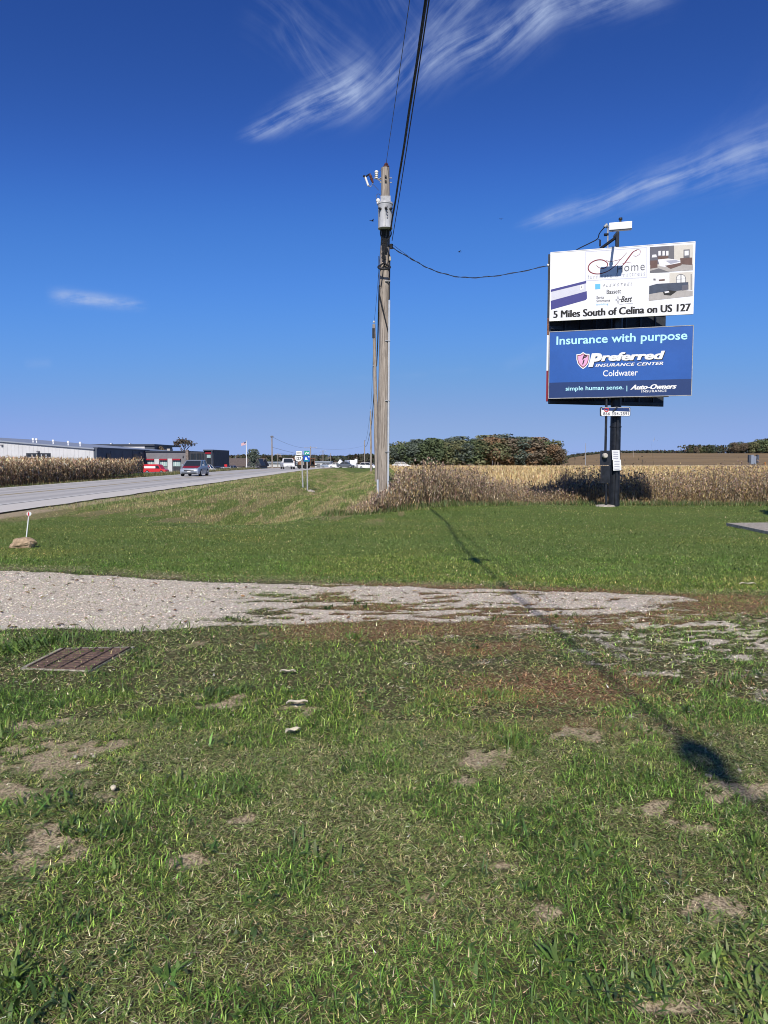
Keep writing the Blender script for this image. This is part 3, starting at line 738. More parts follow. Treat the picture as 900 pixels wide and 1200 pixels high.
# coarse tufts and broad-leaved rosettes in the lawn
def rosette(px, py, n, L, W_, col, lean=0.95, spread=0.05, z=0.0):
    c0 = at(px, py); sc = 1
    P = np.stack([c0.x + RNG.normal(0, spread, n), c0.y + RNG.normal(0, spread, n), np.full(n, 0.0)], 1); P[:, 2] = H(P[:, 0], P[:, 1])
    return blades(P, L * (.6 + .6 * RNG.random(n)), W_ * (.7 + .6 * RNG.random(n)), np.clip(RNG.normal(lean, .28, n), .15, 1.45), RNG.random(n) * 6.28, RNG.random(n) * .9, palette(n, [col], [1], .2))
parts = []
G1, G2, G3 = (0.085, 0.15, 0.032), (0.13, 0.20, 0.045), (0.05, 0.095, 0.026)
for a in [(48, 952, 46, .11, .011, G1, 1.1, .07), (30, 948, 30, .10, .010, G1, 1.1, .06), (74, 945, 26, .10, .010, G1, 1.1, .05), (20, 762, 60, .20, .016, G2, .85, .12), (45, 757, 46, .17, .014, G1, .85, .1), (5, 768, 40, .2, .016, G2, .85, .1), (70, 752, 40, .13, .012, G1, .8, .12),
          (110, 745, 40, .11, .01, G1, .8, .12), (150, 742, 40, .1, .01, G1, .8, .12), (190, 741, 40, .11, .01, G2, .8, .14), (230, 746, 40, .1, .01, G1, .8, .14), (20, 860, 40, .12, .01, G2, .9, .1), (8, 830, 30, .12, .01, G1, .9, .1), (600, 872, 44, .11, .007, G2, .6, .03), (612, 880, 30, .1, .007, G1, .6, .05),
          (110, 790, 30, .09, .01, G1, 1, .06), (165, 775, 36, .10, .009, G1, .9, .08), (260, 812, 40, .10, .01, G1, .9, .08), (245, 815, 30, .1, .01, G3, .9, .1), (200, 848, 50, .1, .009, G1, .9, .1), (140, 980, 36, .09, .009, G1, 1, .05), (125, 975, 26, .09, .01, G1, 1, .05),
          (300, 1060, 30, .08, .009, G1, 1, .03), (880, 1150, 90, .06, .012, G2, .8, .09), (895, 1180, 70, .06, .012, G2, .8, .07), (852, 1130, 50, .06, .011, G2, .8, .05), (10, 1160, 26, .08, .011, G2, 1, .03), (860, 800, 30, .14, .009, G2, .7, .05), (845, 808, 26, .12, .009, G2, .7, .06),
          (620, 975, 40, .08, .007, G3, .7, .08), (430, 850, 50, .08, .008, G1, .9, .12), (760, 1150, 40, .07, .008, G1, .8, .06), (840, 1010, 40, .07, .007, G2, .8, .08), (215, 935, 40, .07, .007, G1, .8, .08)]:
    parts.append(rosette(*a))
for _ in range(420):
    y = 2.0 * (11 / 2.0) ** random.random(); x = (random.random() * 2 - 1) * .56 * y
    if m_gravel(np.array([x]), np.array([y]))[0] > .5 or m_bare(np.array([x]), np.array([y]))[0] > .75: continue
    n = random.randint(7, 22); sp = random.uniform(.008, .05)
    P = np.stack([x + RNG.normal(0, sp, n), y + RNG.normal(0, sp, n), np.zeros(n)], 1); P[:, 2] = H(P[:, 0], P[:, 1])
    w = random.choice([.004, .006, .009, .013]); Lm = random.uniform(.035, .10)
    parts.append(blades(P, Lm * (.6 + .6 * RNG.random(n)), w * (.7 + .6 * RNG.random(n)), np.clip(RNG.normal(random.choice([.6, .9, 1.15]), .25, n), .1, 1.45), RNG.random(n) * 6.28, RNG.random(n) * .9, palette(n, [random.choice([G1, G2, G3])], [1], .2)))
tag(np_mesh('lawn_weeds', *join(parts), 'veg'), 'coarse tufts and broad leaved rosettes scattered over the lawn', 'weeds', kind='stuff')

# crushed stone of the drive
n = 120000; x = RNG.uniform(-7.5, 6.5, n); y = RNG.uniform(5.0, 11.6, n); g = m_gravel(x, y)
k = RNG.random(n) < sstep(0.28, 0.75, g) * 0.62; x, y = x[k], y[k]
xe = RNG.uniform(-4, 4, 2500); ye = RNG.uniform(2.2, 11, 2500); ke = RNG.random(2500) < .10 + .4 * m_bare(xe, ye); x = np.concatenate([x, xe[ke]]); y = np.concatenate([y, ye[ke]]); n = len(x)
s = 0.006 + 0.013 * RNG.random(n) ** 2.2
ang = RNG.random((n, 4)) * .9 + np.arange(4) * np.pi / 2; rad = s[:, None] * (.8 + .6 * RNG.random((n, 4)))
base = np.stack([x[:, None] + rad * np.cos(ang), y[:, None] + rad * np.sin(ang), np.repeat((H(x, y) - .004)[:, None], 4, 1)], 2)
top = np.stack([x + RNG.normal(0, .3, n) * s, y + RNG.normal(0, .3, n) * s, H(x, y) + s * (.2 + .45 * RNG.random(n))], 1)
v = np.concatenate([base, top[:, None, :]], 1).reshape(-1, 3)
tr = ((np.arange(n) * 5)[:, None, None] + np.array([[0, 1, 4], [1, 2, 4], [2, 3, 4], [3, 0, 4]])[None]).reshape(-1, 3)
c = np.repeat(palette(n, [(0.72, .64, .52), (0.84, .77, .65), (0.56, .49, .395), (.42, .33, .23)], [3, 2.0, 2, .5], .10)[:, None], 5, 1).reshape(-1, 3)
tag(np_mesh('gravel', v, tr, c, 'stones'), 'crushed pale limestone scattered over the drive and its grassy end', 'gravel', kind='stuff')

n = 420; x = RNG.uniform(-7, 3.4, n); y = RNG.uniform(6.9, 11.2, n); k = m_gravel(x, y) > .35; x, y = x[k], y[k]; n = len(x)
tag(np_mesh('fallen_leaves', *blades(np.stack([x, y, H(x, y) + .012], 1), .03 + .06 * RNG.random(n), .02 + .025 * RNG.random(n), RNG.normal(1.45, .15, n), RNG.random(n) * 6.28, RNG.random(n) * .3, palette(n, [(.20, .13, .06), (.30, .21, .10), (.12, .09, .05), (.10, .13, .04)], [1, 1, .8, .5], .3)), 'dryveg'), 'small brown leaves and scraps lying on the gravel drive', 'leaves', kind='stuff')

# ------------------------------------------------------------------ weed strip along the field
WX = np.array([-2.2, -1.4, -0.6, 0, 1.4, 3.3, 6, 8, 12, 16, 24]); WY = np.array([24.5, 22.8, 22.5, 23.2, 25.6, 27.6, 29.6, 30.2, 29.2, 28.4, 28.0])
def weed_pts(n, depth):
    x = RNG.uniform(-1.1, 21, n); d = depth * RNG.random(n) ** 1.3
    return x, np.interp(x, WX, WY) + d, d
def hmul(x, y):
    p = 450 + x / y * 870
    h = np.interp(p, [415, 432, 450, 480, 560, 590, 640, 665, 700, 760, 790, 900, 960], [.0, .16, .5, .92, 1.0, .66, .52, .85, .88, .82, .95, 1.02, 1.0])
    return h * (0.7 + 0.65 * fbm(x * 1.1, y * 1.1, 3, 5.0))
parts = []
n = 12500; x, y, d = weed_pts(n, 3.6); hgt = 1.36 * hmul(x, y) * (0.48 + .74 * RNG.random(n) ** 1.5) * (0.72 + 0.28 * sstep(0, .8, d)); z = H(x, y)
tall = (RNG.random(n) < .03); hgt[tall] *= 1.18
tallz = (450 + x / y * 870 > 640) & (450 + x / y * 870 < 790) & (RNG.random(n) < .04); hgt[tallz] *= 1.55
stemc = palette(n, [(0.22, .16, .115), (0.34, .26, .19), (0.12, .095, .07)], [1, 1, .6], .2)
lean = np.abs(RNG.normal(0, .16, n)); azm = RNG.random(n) * 6.28
parts.append(blades(np.stack([x, y, z], 1), hgt, np.full(n, .017), lean, azm, RNG.random(n) * .25, stemc))
K = 17
f = RNG.random((n, K)) ** .8; sp = 0.05 + .07 * f
cx = x[:, None] + np.sin(lean)[:, None] * np.cos(azm)[:, None] * f * hgt[:, None] + RNG.normal(0, 1, (n, K)) * sp
cy = y[:, None] + np.sin(lean)[:, None] * np.sin(azm)[:, None] * f * hgt[:, None] + RNG.normal(0, 1, (n, K)) * sp
cz = z[:, None] + f * hgt[:, None]
pick = RNG.random((n, 1)).repeat(K, 1).ravel()
cc = palette(n * K, [(0.33, .26, .175), (0.46, .37, .26), (0.20, .155, .10), (.10, .085, .045)], [1.2, .9, 1.0, .5], .35)
grn = (f.ravel() < .3) & (RNG.random(n * K) < .35); cc[grn] = palette(n * K, [(0.085, .12, .035)], [1], .2)[grn]
goldk = pick + (np.repeat(x, K) > 7.5) * .30 > .84; cc[goldk] = palette(n * K, [(0.46, .34, .17)], [1], .2)[goldk]
parts.append(blades(np.stack([cx.ravel(), cy.ravel(), cz.ravel()], 1), 0.05 + .11 * RNG.random(n * K), .014 + .022 * RNG.random(n * K), np.abs(RNG.normal(.35, .5, n * K)), RNG.random(n * K) * 6.28, RNG.random(n * K) * .5, cc, True))
hd = RNG.random(n) < .55; nh = hd.sum(); KH = 4
hx = x[hd] + np.sin(lean[hd]) * np.cos(azm[hd]) * hgt[hd]; hy = y[hd] + np.sin(lean[hd]) * np.sin(azm[hd]) * hgt[hd]; hz = z[hd] + hgt[hd] * np.cos(lean[hd])
C3 = np.stack([hx, hy, hz], 1)[:, None, :] + RNG.normal(0, 1, (nh, KH, 3)) * np.array([.022, .022, .05])
parts.append(tricloud(C3.reshape(-1, 3), .06, palette(nh * KH, [(0.30, .22, .18), (0.16, .11, .085), (.40, .33, .26)], [1, .8, .5], .2)))
tag(np_mesh('dry_weeds', *join(parts), 'dryveg'), 'tall dry brown goldenrod and foxtail along the edge of the field', 'weeds', kind='stuff')
# green fringe at their foot
n = 26000; x = RNG.uniform(-2.0, 20, n); fr = np.interp(x, WX, np.array([24.2, 22.6, 22.3, 23.0, 25.2, 26.8, 27.0, 26.8, 26.6, 25.4, 24.2])); y = fr + RNG.normal(0, .35, n) + .3
hh = (0.08 + 0.22 * RNG.random(n) ** 1.6) * (.4 + fbm(x * 1.4, y, 3, 3.))
tag(np_mesh('field_edge_grass', *blades(np.stack([x, y, H(x, y)], 1), hh, .014 + .014 * RNG.random(n), np.abs(RNG.normal(.3, .3, n)), RNG.random(n) * 6.28, RNG.random(n) * .8,
    palette(n, [(0.085, .13, .035), (.13, .17, .055), (.24, .20, .10), (.06, .095, .03)], [1.2, 1, .7, .8], .2), True), 'veg'), 'rough green grass at the foot of the dry weeds', 'grass', kind='stuff')

# golden dry crop field
n = 74000; y = 31.5 * (370 / 31.5) ** (RNG.random(n) ** 1.1); x = 1.5 + RNG.random(n) * (0.62 * y + 3); k = x > 1.0 + 0.0 * y; x, y = x[k], y[k]; n = len(x)
row = np.round(x / .76) * .76 + RNG.normal(0, .08, n); x = np.where(y < 90, row, x)
sz = 0.5 * np.maximum(1, (y / 60) ** .5); P = np.stack([x, y, H(x, y)], 1)
parts = []
for j in range(4):
    Q = P.copy(); Q[:, 0] += RNG.normal(0, .08, n); Q[:, 1] += RNG.normal(0, .08, n); Q[:, 2] += RNG.random(n) * .25
    parts.append(blades(Q, sz * (.6 + .6 * RNG.random(n)), .05 * np.maximum(1, y / 38) * (.6 + .8 * RNG.random(n)), np.abs(RNG.normal(.5, .4, n)), RNG.random(n) * 6.28, RNG.random(n) * 1.2,
        palette(n, [(0.68, .51, .26), (0.52, .38, .18), (0.78, .63, .38), (0.22, .15, .07)], [1.2, 1, .7, .6], .16), True))
tag(np_mesh('golden_crop', *join(parts), 'dryveg'), 'golden dry crop standing in the field behind the weeds', 'crop', kind='stuff')

# standing dry corn across the road
parts = []
rows = np.arange(-23.2, -37, -.76); xs_ = []; ys_ = []
for i, rx in enumerate(rows):
    yy = np.arange(30, 71.6 + (i % 3) * .1, .17 if i < 4 else .24); xs_ += list(rx + RNG.normal(0, .05, len(yy))); ys_ += list(yy + RNG.normal(0, .04, len(yy)))
x = np.array(xs_); y = np.array(ys_); n = len(x); z = H(x, y); hg = 1.58 * (.86 + .24 * RNG.random(n)) * (0.92 + .16 * fbm(x * .4, y * .25, 2, 9.))
parts.append(blades(np.stack([x, y, z], 1), hg, np.full(n, .035), np.abs(RNG.normal(0, .05, n)), RNG.random(n) * 6.28, np.zeros(n), palette(n, [(0.15, .11, .06), (.22, .16, .09)], [1, 1], .2)))
for j in range(11):
    f = (.12 + .85 * (j + RNG.random(n)) / 11)
    Q = np.stack([x, y, z + f * hg], 1)
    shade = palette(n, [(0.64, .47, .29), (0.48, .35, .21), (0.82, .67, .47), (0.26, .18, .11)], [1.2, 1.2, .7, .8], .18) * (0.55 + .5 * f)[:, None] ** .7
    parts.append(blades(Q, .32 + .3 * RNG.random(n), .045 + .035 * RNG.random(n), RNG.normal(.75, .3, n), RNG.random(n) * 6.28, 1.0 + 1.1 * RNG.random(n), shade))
kk = RNG.random(n) < .6; m_ = kk.sum()
for j in range(3): parts.append(blades(np.stack([x, y, z + hg * .97], 1)[kk], .2 + .14 * RNG.random(m_), np.full(m_, .02), RNG.random(m_) * .6, RNG.random(m_) * 6.28, RNG.random(m_) * .4, palette(m_, [(0.33, .24, .14)], [1], .2), True))
tag(np_mesh('dry_corn', *join(parts), 'dryveg'), 'dry brown corn standing in rows across the highway', 'corn', kind='stuff')
n = 9000; x = RNG.uniform(-24.5, -21.5, n); y = RNG.uniform(28, 130, n); k = (y > 71) | (x > -22.9); x, y = x[k], y[k]; n = len(x)
tag(np_mesh('verge_grass', *blades(np.stack([x, y, H(x, y)], 1), np.where(y > 72, .25 + .3 * RNG.random(n), .1 + .12 * RNG.random(n)), np.full(n, .04), np.abs(RNG.normal(.3, .3, n)), RNG.random(n) * 6.28, RNG.random(n),
    palette(n, [(0.11, .12, .045), (.24, .19, .09), (.08, .10, .035)], [1, 1, .8], .2), True), 'veg'), 'rough grass on the far verge of the highway', 'grass', kind='stuff')

# ------------------------------------------------------------------ trees
def crown_mesh(name, seed, w, h, low, n=1300, size=.8, lobes=9, gap=.0):
    rg = np.random.default_rng(seed); C = []
    for i in range(lobes):
        f = rg.random() ** .8; zc = low + (h - low) * (.12 + .76 * f); rr = w * .5 * (1 - .55 * abs(f - .35) / .65)
        a = rg.random() * 6.28; d = rr * .62 * rg.random() ** .5
        C.append((math.cos(a) * d, math.sin(a) * d, zc, w * (.18 + .13 * rg.random())))
    C = np.array(C); k = rg.choice(len(C), n, p=C[:, 3] ** 2 / (C[:, 3] ** 2).sum())
    dirs = rg.normal(size=(n, 3)); dirs /= np.linalg.norm(dirs, axis=1)[:, None]
    rad = C[k, 3] * (.45 + .62 * rg.random(n) ** .5)
    P = C[k, :3] + dirs * rad[:, None] * np.array([1, 1, .85]); P[:, 2] = np.clip(P[:, 2], low * .6, h)
    a = dirs + .8 * rg.normal(size=(n, 3)); a /= np.linalg.norm(a, axis=1)[:, None]
    b = np.cross(a, rg.normal(size=(n, 3))); b /= np.linalg.norm(b, axis=1)[:, None]; c = np.cross(a, b)
    s = (size * (.5 + .8 * rg.random(n)))[:, None]
    V = np.stack([P - b * s * .5, P + c * s * .45, P + b * s * .5, P - c * s * .4], 1).reshape(-1, 3)
    o = (np.arange(n) * 4)[:, None, None]; T = (o + np.array([[0, 1, 2], [0, 2, 3]])[None]).reshape(-1, 3)
    return V, T
def trunk_mb(h, r, seed, limbs=5):
    rg = random.Random(seed); mb = MB()
    mb.tube([(0, 0, -.3), (0.02 * h * rg.uniform(-1, 1), 0.02 * h, h * .35), (0.03 * h * rg.uniform(-1, 1), 0, h * .8)], [r, r * .75, r * .25], 'bark', 7)
    for i in range(limbs):
        z0 = h * (.3 + .08 * i); a = rg.random() * 6.28; l = h * (.22 + .1 * rg.random())
        mb.tube([(0, 0, z0), (math.cos(a) * l * .5, math.sin(a) * l * .5, z0 + l * .45), (math.cos(a) * l, math.sin(a) * l, z0 + l)], [r * .45, r * .28, r * .1], 'bark', 5)
    return mb
TPL = []
for i, (w, h, low) in enumerate([(10, 14, 1.2), (9, 13, .8), (11, 14.5, 1.5), (8, 12, .5), (10, 13.5, .6), (7, 10, .4)]):
    V, T = crown_mesh('crown', 100 + i, w, h, low, lobes=22, n=2000, size=.75)
    cr = np_mesh('crown', V, T, None, 'leaf0'); tk = trunk_mb(h, .28, i).build('trunk')
    TPL.append((cr, tk))
used = [False] * len(TPL)
def plant_tree(x, y, s, k, leaf, label, group=None, rz=0.0, name='broadleaf_tree', cat='tree', sz=1.0, wide=1.0):
    root = thing(name, label, cat, (x, y, Hs(x, y) - .1), rz, group); root.scale = (s * wide, s * wide, s * sz)
    for src in TPL[k]:
        o = src if not used[k] else src.copy()
        if used[k]: COL.objects.link(o)
        o.parent = root
        if src is TPL[k][0]:
            o.material_slots[0].link = 'OBJECT'; o.material_slots[0].material = M[leaf]
    used[k] = True
    return root
kinds = {'leaf0': 'dark green tree', 'leaf1': 'olive green tree', 'leaf2': 'russet autumn tree', 'leaf3': 'brown autumn tree', 'leaf4': 'dull blue green tree'}
rt = random.Random(5)
ON = ['first', 'second', 'third', 'fourth', 'fifth', 'sixth', 'seventh', 'eighth', 'ninth', 'tenth', 'eleventh', 'twelfth', 'thirteenth', 'fourteenth', 'fifteenth', 'sixteenth', 'seventeenth', 'eighteenth', 'nineteenth']
def ordn(i):
    if i < 19: return ON[i]
    t_, o_ = divmod(i + 1, 10); w_ = {2: 'twent', 3: 'thirt', 4: 'fort', 5: 'fift'}[t_]
    return w_ + 'ieth' if o_ == 0 else w_ + 'y-' + ON[o_ - 1]
prof = ([455, 475, 497, 512, 528, 545, 560, 580, 600, 618, 632, 645, 656], [523, 521, 516, 516, 518, 516, 515, 514, 512, 513.5, 516, 517, 526])
for rowi, (Y, cnt) in enumerate([(376, 27), (386, 25), (397, 20)]):
    for i in range(cnt):
        px = 452 + (204 * (i + .5 + rt.uniform(-.3, .3)) / cnt)
        if rowi == 2 and px > 640: continue
        top = float(np.interp(px, *prof)) + rt.uniform(-3.0, 3.0) + (2.6 if rowi == 0 else 1.0 if rowi == 1 else 0)
        x = (px - 450) / 870 * Y; y = Y + rt.uniform(-2, 2); g = Hs(x, y)
        h = (atd(px, top, Y).z - g) * 1.07; k = rt.randrange(6); s = h / [14, 13, 14.5, 12, 13.5, 10][k]
        pr = [.42, .30, .02, .06, .20] if px < 590 else [.34, .30, .12, .08, .16]
        leaf = 'leaf%d' % rt.choices(range(5), pr)[0]
        where = 'left part' if px < 520 else 'middle' if px < 590 else 'right part'
        dep = ['along the front edge', 'in the second row', 'in the back row'][rowi]
        plant_tree(x, y, s, k, leaf, f'{kinds[leaf]}, {ordn(i)} from the left {dep} of the wood', 'trees of the wood behind the golden field', rt.random() * 6.28, sz=1.0, wide=1.55)
for i in range(46):
    px = 838 + i * 3.0 + rt.uniform(-2, 2) if i > 6 else [808, 811, 815, 820, 823.5, 832, 835][i]
    Y = 985 + rt.uniform(-25, 25); x = (px - 450) / 870 * Y; top = float(np.interp(px, [805, 825, 833, 845, 860, 880, 900, 950], [526, 525, 522.5, 523, 521.5, 520, 516.5, 513])) + rt.uniform(-.8, 1.0)
    g = Hs(x, Y); h = (atd(px, top, Y).z - g) * 1.25; k = rt.randrange(6); s = h / [14, 13, 14.5, 12, 13.5, 10][k]
    leaf = 'leaf%d' % rt.choices(range(5), [.3, .2, .1, .25, .15])[0]
    plant_tree(x, Y, s, k, leaf, f'{kinds[leaf]}, {ordn(i)} from the left on the far right horizon', 'trees along the far right horizon', rt.random() * 6.28, wide=1.45)
p = atd(297, 526, 222); g = Hs(p.x, 222)
plant_tree(p.x, 222, (p.z - g) / 14, 0, 'leaf4', 'round dark green tree beside the flagpole', rz=1.0)
p = atd(186, 523, 240)
plant_tree(p.x, 240, (p.z - Hs(p.x, 240)) / 13, 1, 'leaf3', 'small brown tree peeping over the grey facade, left of the bare tree')
# bare branched tree behind the businesses
p = atd(213, 514.5, 215); g = Hs(p.x, 215); h = p.z - g
bt = thing('bare_tree', 'half bare autumn tree with spreading branches behind the grey facade', 'tree', (p.x + .6, 215, g))
mb = MB(); rg = random.Random(3); tips = []
def branch(p0, d, l, r, dep):
    p1 = p0 + d * l; mb.tube([p0, p0 + d * l * .5 + Vector((rg.uniform(-.1, .1), 0, .05)) * l, p1], [r, r * .8, r * .6], 'bark', 5, cap=False)
    if dep == 0: tips.append(p1); return
    for _ in range(3):
        nd = (d + Vector((rg.uniform(-.9, .9), rg.uniform(-.7, .7), rg.uniform(-.15, .5)))).normalized(); branch(p1, nd, l * .68, r * .58, dep - 1)
branch(Vector((0, 0, -.3)), Vector((0, 0, 1)), h * .38, .3, 4)
mb.build('trunk', bt)
T3 = np.array([list(q) for q in tips]); T3 = T3[RNG.integers(0, len(T3), 420)] + RNG.normal(0, .35, (420, 3))
v, t, c = tricloud(T3, .5, palette(420, [(0.12, .10, .08), (.09, .08, .062)], [1, 1], .2)); o = np_mesh('crown', v, t, c, 'dryveg'); o.parent = bt
# far low tree belts
parts = []
def belt(px0, px1, Y, hmin, hmax, n, cols):
    X = (np.linspace(px0, px1, n) - 450) / 870 * Y; X = X + RNG.normal(0, 3, n); yy = Y + RNG.normal(0, 12, n)
    hh = (hmin + (hmax - hmin) * fbm(X * .02, X * 0 + 3, 4, 7.0)); 
    P = np.stack([X, yy, H(X, yy) + hh * RNG.random(n)], 1)
    parts.append(tricloud(P, 2.4 + 1.5 * RNG.random(n), palette(n, cols, [1] * len(cols), .2)))
BC = [(0.045, .060, .035), (.06, .065, .04), (.075, .06, .04)]
belt(-160, 440, 900, 4, 13, 9000, BC); belt(300, 445, 620, 2, 10, 3000, BC); belt(803, 960, 1010, 7, 13, 2500, BC); belt(655, 830, 1150, 1, 7, 2600, BC); belt(440, 470, 700, 2, 10, 600, BC)
tag(np_mesh('distant_tree_line', *join(parts), 'veg'), 'low hazy tree line along the horizon', 'tree line', kind='stuff')

# ------------------------------------------------------------------ lettering
def text_mesh(s, bold=0.0, shear=0.0, space=1.0):
    cu = bpy.data.curves.new('t', 'FONT'); cu.body = s; cu.offset = bold; cu.shear = shear; cu.space_character = space; cu.resolution_u = 3
    o = bpy.data.objects.new('t', cu); COL.objects.link(o)
    dg = bpy.context.evaluated_depsgraph_get(); dg.update()
    me = o.evaluated_get(dg).to_mesh()
    v = [(p.co.x, p.co.y) for p in me.vertices]; f = [list(q.vertices) for q in me.polygons]
    o.to_mesh_clear(); bpy.data.objects.remove(o); bpy.data.curves.remove(cu)
    return v, f
class Face:
    """a flat upright printed face; s runs along it, z up; local coordinates relative to an origin"""
    def __init__(s, A, B, origin):
        s.A = Vector((A.x, A.y, 0)); d = Vector((B.x - A.x, B.y - A.y, 0)); s.len = d.length; s.d = d.normalized()
        s.n = Vector((s.d.y, -s.d.x, 0)); s.o = Vector(origin)
    def P(s, u, z, lift=0.0):
        return s.A + s.d * u + s.n * lift + Vector((0, 0, z)) - s.o
    def px(s, px, py):
        d = ray(px, py); t = s.n.dot(s.A - Vector((0, 0, 0))) / s.n.dot(Vector((d.x, d.y, 0)))
        q = Vector((d.x * t, d.y * t, CAM_H + d.z * t)); return s.d.dot(q - s.A), q.z
    def text(s, txt, box, m, parent, bold=0.0, shear=0.0, space=1.0, lift=0.006, name='lettering', heavy=0.0):
        """box: photo pixels x0, y_left_top, x1, y_left_bottom -> fitted in the plane"""
        v, f = text_mesh(txt, bold, shear, space)
        xs = [p[0] for p in v]; ys = [p[1] for p in v]
        u0, zt = s.px(box[0], box[1]); u1, _ = s.px(box[2], box[1]); _, zb = s.px(box[0], box[3])
        sx_ = (u1 - u0) / (max(xs) - min(xs)); sy_ = (zt - zb) / (max(ys) - min(ys))
        vv = [s.P(u0 + (p[0] - min(xs)) * sx_, zb + (p[1] - min(ys)) * sy_, lift) for p in v]
        mb = MB().add(vv, f, m)
        if heavy:
            for k in (1, -1): mb.add([p + s.d * heavy * k + s.n * (.0015 * (2 + k)) for p in vv], f, m)
        return mb.build(name, parent)
    def poly(s, mb, pts, m, lift=0.006):
        mb.add([s.P(*s.px(*p), lift) for p in pts], [tuple(range(len(pts)))], m)
    def polyuv(s, mb, pts, m, lift=0.006):
        mb.add([s.P(*p, lift) for p in pts], [tuple(range(len(pts)))], m)
    def ribbon(s, mb, pts, w, m, lift=0.006, close=False):
        """pts in photo pixels; w list or number in metres"""
        q = [Vector(s.px(*p)) for p in pts]; 
        # Catmull-Rom
        out = []
        for i in range(len(q) - 1):
            p0 = q[max(i - 1, 0)]; p1 = q[i]; p2 = q[i + 1]; p3 = q[min(i + 2, len(q) - 1)]
            for k in range(6):
                t = k / 6; out.append(0.5 * ((2 * p1) + (p2 - p0) * t + (2 * p0 - 5 * p1 + 4 * p2 - p3) * t * t + (3 * p1 - p0 - 3 * p2 + p3) * t ** 3))
        out.append(q[-1]); n = len(out); vs = []
        for i, p in enumerate(out):
            d = (out[min(i + 1, n - 1)] - out[max(i - 1, 0)]).normalized(); nn = Vector((-d.y, d.x))
            ww = (w if not isinstance(w, (list, tuple)) else w[0] + (w[1] - w[0]) * math.sin(math.pi * i / (n - 1))) / 2
            vs += [s.P(*(p + nn * ww), lift), s.P(*(p - nn * ww), lift)]
        mb.add(vs, [(2 * i, 2 * i + 1, 2 * i + 3, 2 * i + 2) for i in range(n - 1)], m)

# ------------------------------------------------------------------ billboard
A, B = atd(645, 330, 26.2), atd(815, 330, 24.9)
O = Vector((8.08, 26.05, 0.0)); O.z = Hs(O.x, O.y)
bb = thing('billboard', 'large two panel roadside billboard on a black steel pole beside the field', 'billboard', O)
Fc = Face(A, B, O)
u_l = 0.0
def zz(px, py): return Fc.px(px, py)[1]
zt0, zt1, zb0, zb1 = zz(645, 296), zz(645, 376), zz(645, 389.0), zz(645, 466.9)
UL = Fc.px(814, 300)[0]; UL2 = Fc.px(812, 400)[0]
def slab(name, u0, z0, u1, z1, back, front, m, parent=bb):
    mb = MB(); mb.obox(Fc.P(u0, z0, front), Fc.d * (u1 - u0), Fc.n * -(front + back), Vector((0, 0, z1 - z0)), m); return mb.build(name, parent)
up_ = slab('upper_panel', 0, zt1, UL, zt0, 0.05, 0.0, 'offwhite'); up_['label'] = 'white upper panel advertising a furniture and mattress store'
lo_ = slab('lower_panel', 0, zb1, UL2, zb0, 0.05, 0.0, 'sblue'); lo_['label'] = 'blue lower panel advertising an insurance centre'
# metal edge trims
mb = MB()
for (z0, z1, ul) in ((zt1, zt0, UL), (zb1, zb0, UL2)):
    for zc in (z0, z1): mb.obox(Fc.P(-.012, zc - .012, 0.01), Fc.d * (ul + .024), Fc.n * -.075, Vector((0, 0, .024)), 'galv' if z0 == zb1 else 'white')
    for uc in (-.014, ul - .01): mb.obox(Fc.P(uc, z0 + .013, 0.009), Fc.d * .024, Fc.n * -.07, Vector((0, 0, z1 - z0 - .026)), 'galv' if z0 == zb1 else 'white')
mb.build('panel_trim', bb)
# lower navy band
mb = MB(); za = zz(645, 448.5)
Fc.polyuv(mb, [(0.012, zb1 + .012), (UL2 - .012, zb1 + .012), (UL2 - .012, za), (0.012, za)], 'sblue2', 0.004)
o = mb.build('band', lo_); o['label'] = 'navy strip along the foot of the blue panel'
# upper print
Fc.text('5 Miles South of Celina on US 127', (648.9, 364.2, 808.9, 372.6), 'ink', up_, bold=0.0, lift=0.006, heavy=.016)
Fc.text('ome', (731.6, 311.6, 755.6, 318.2), 'greyink', up_, bold=-0.004, lift=0.006, space=1.15)
Fc.text('H', (723.4, 311, 729.8, 319.6), 'greyink', up_, bold=0.0, lift=0.006)
Fc.text('furniture & mattress', (689, 322.0, 756, 327.0), 'lgreyink', up_, bold=-0.01, space=1.25, lift=0.005)
Fc.text('FLEXSTEEL', (706.7, 333.2, 741, 336.3), 'greyink', up_, space=1.6, shear=0.3, bold=-.01)
Fc.text('Bassett', (711, 339.6, 727.8, 344.6), 'ink', up_, bold=0.005)
Fc.text('Serta', (699, 347.0, 707.8, 350.4), 'greyink', up_, bold=0.01)
Fc.text('Simmons', (699, 351.2, 715, 354.2), 'greyink', up_, bold=0.01)
Fc.text('bedding', (699, 355.8, 713, 358.6), 'teal', up_, bold=-0.01)
Fc.text('Best', (727.5, 347.2, 741, 354.2), 'ink', up_, shear=.35, bold=0.02)
mb = MB()
Fc.poly(mb, [(697.5, 333), (703.5, 332.6), (703.5, 338.6), (697.5, 339)], 'teal')
Fc.ribbon(mb, [(721, 351.5), (723.2, 350.6), (724.2, 347), (725, 350.4), (728.2, 350.9), (725.2, 352), (724.4, 356), (723.4, 352.4), (721, 351.5)], .012, 'greyink')
Fc.ribbon(mb, [(726, 356.6), (742, 355.2)], .010, 'lgreyink')
mb.build('brand_marks', up_)
mb = MB()
S_ = [(705, 312.5), (708, 314.5), (713, 313), (718, 309.2), (717.5, 305), (711, 303.6), (702, 304.6), (694, 308), (689.8, 313.4), (691.5, 318.6), (700, 321.3), (712, 319), (722, 312), (730, 302.8), (735.4, 295.6)]
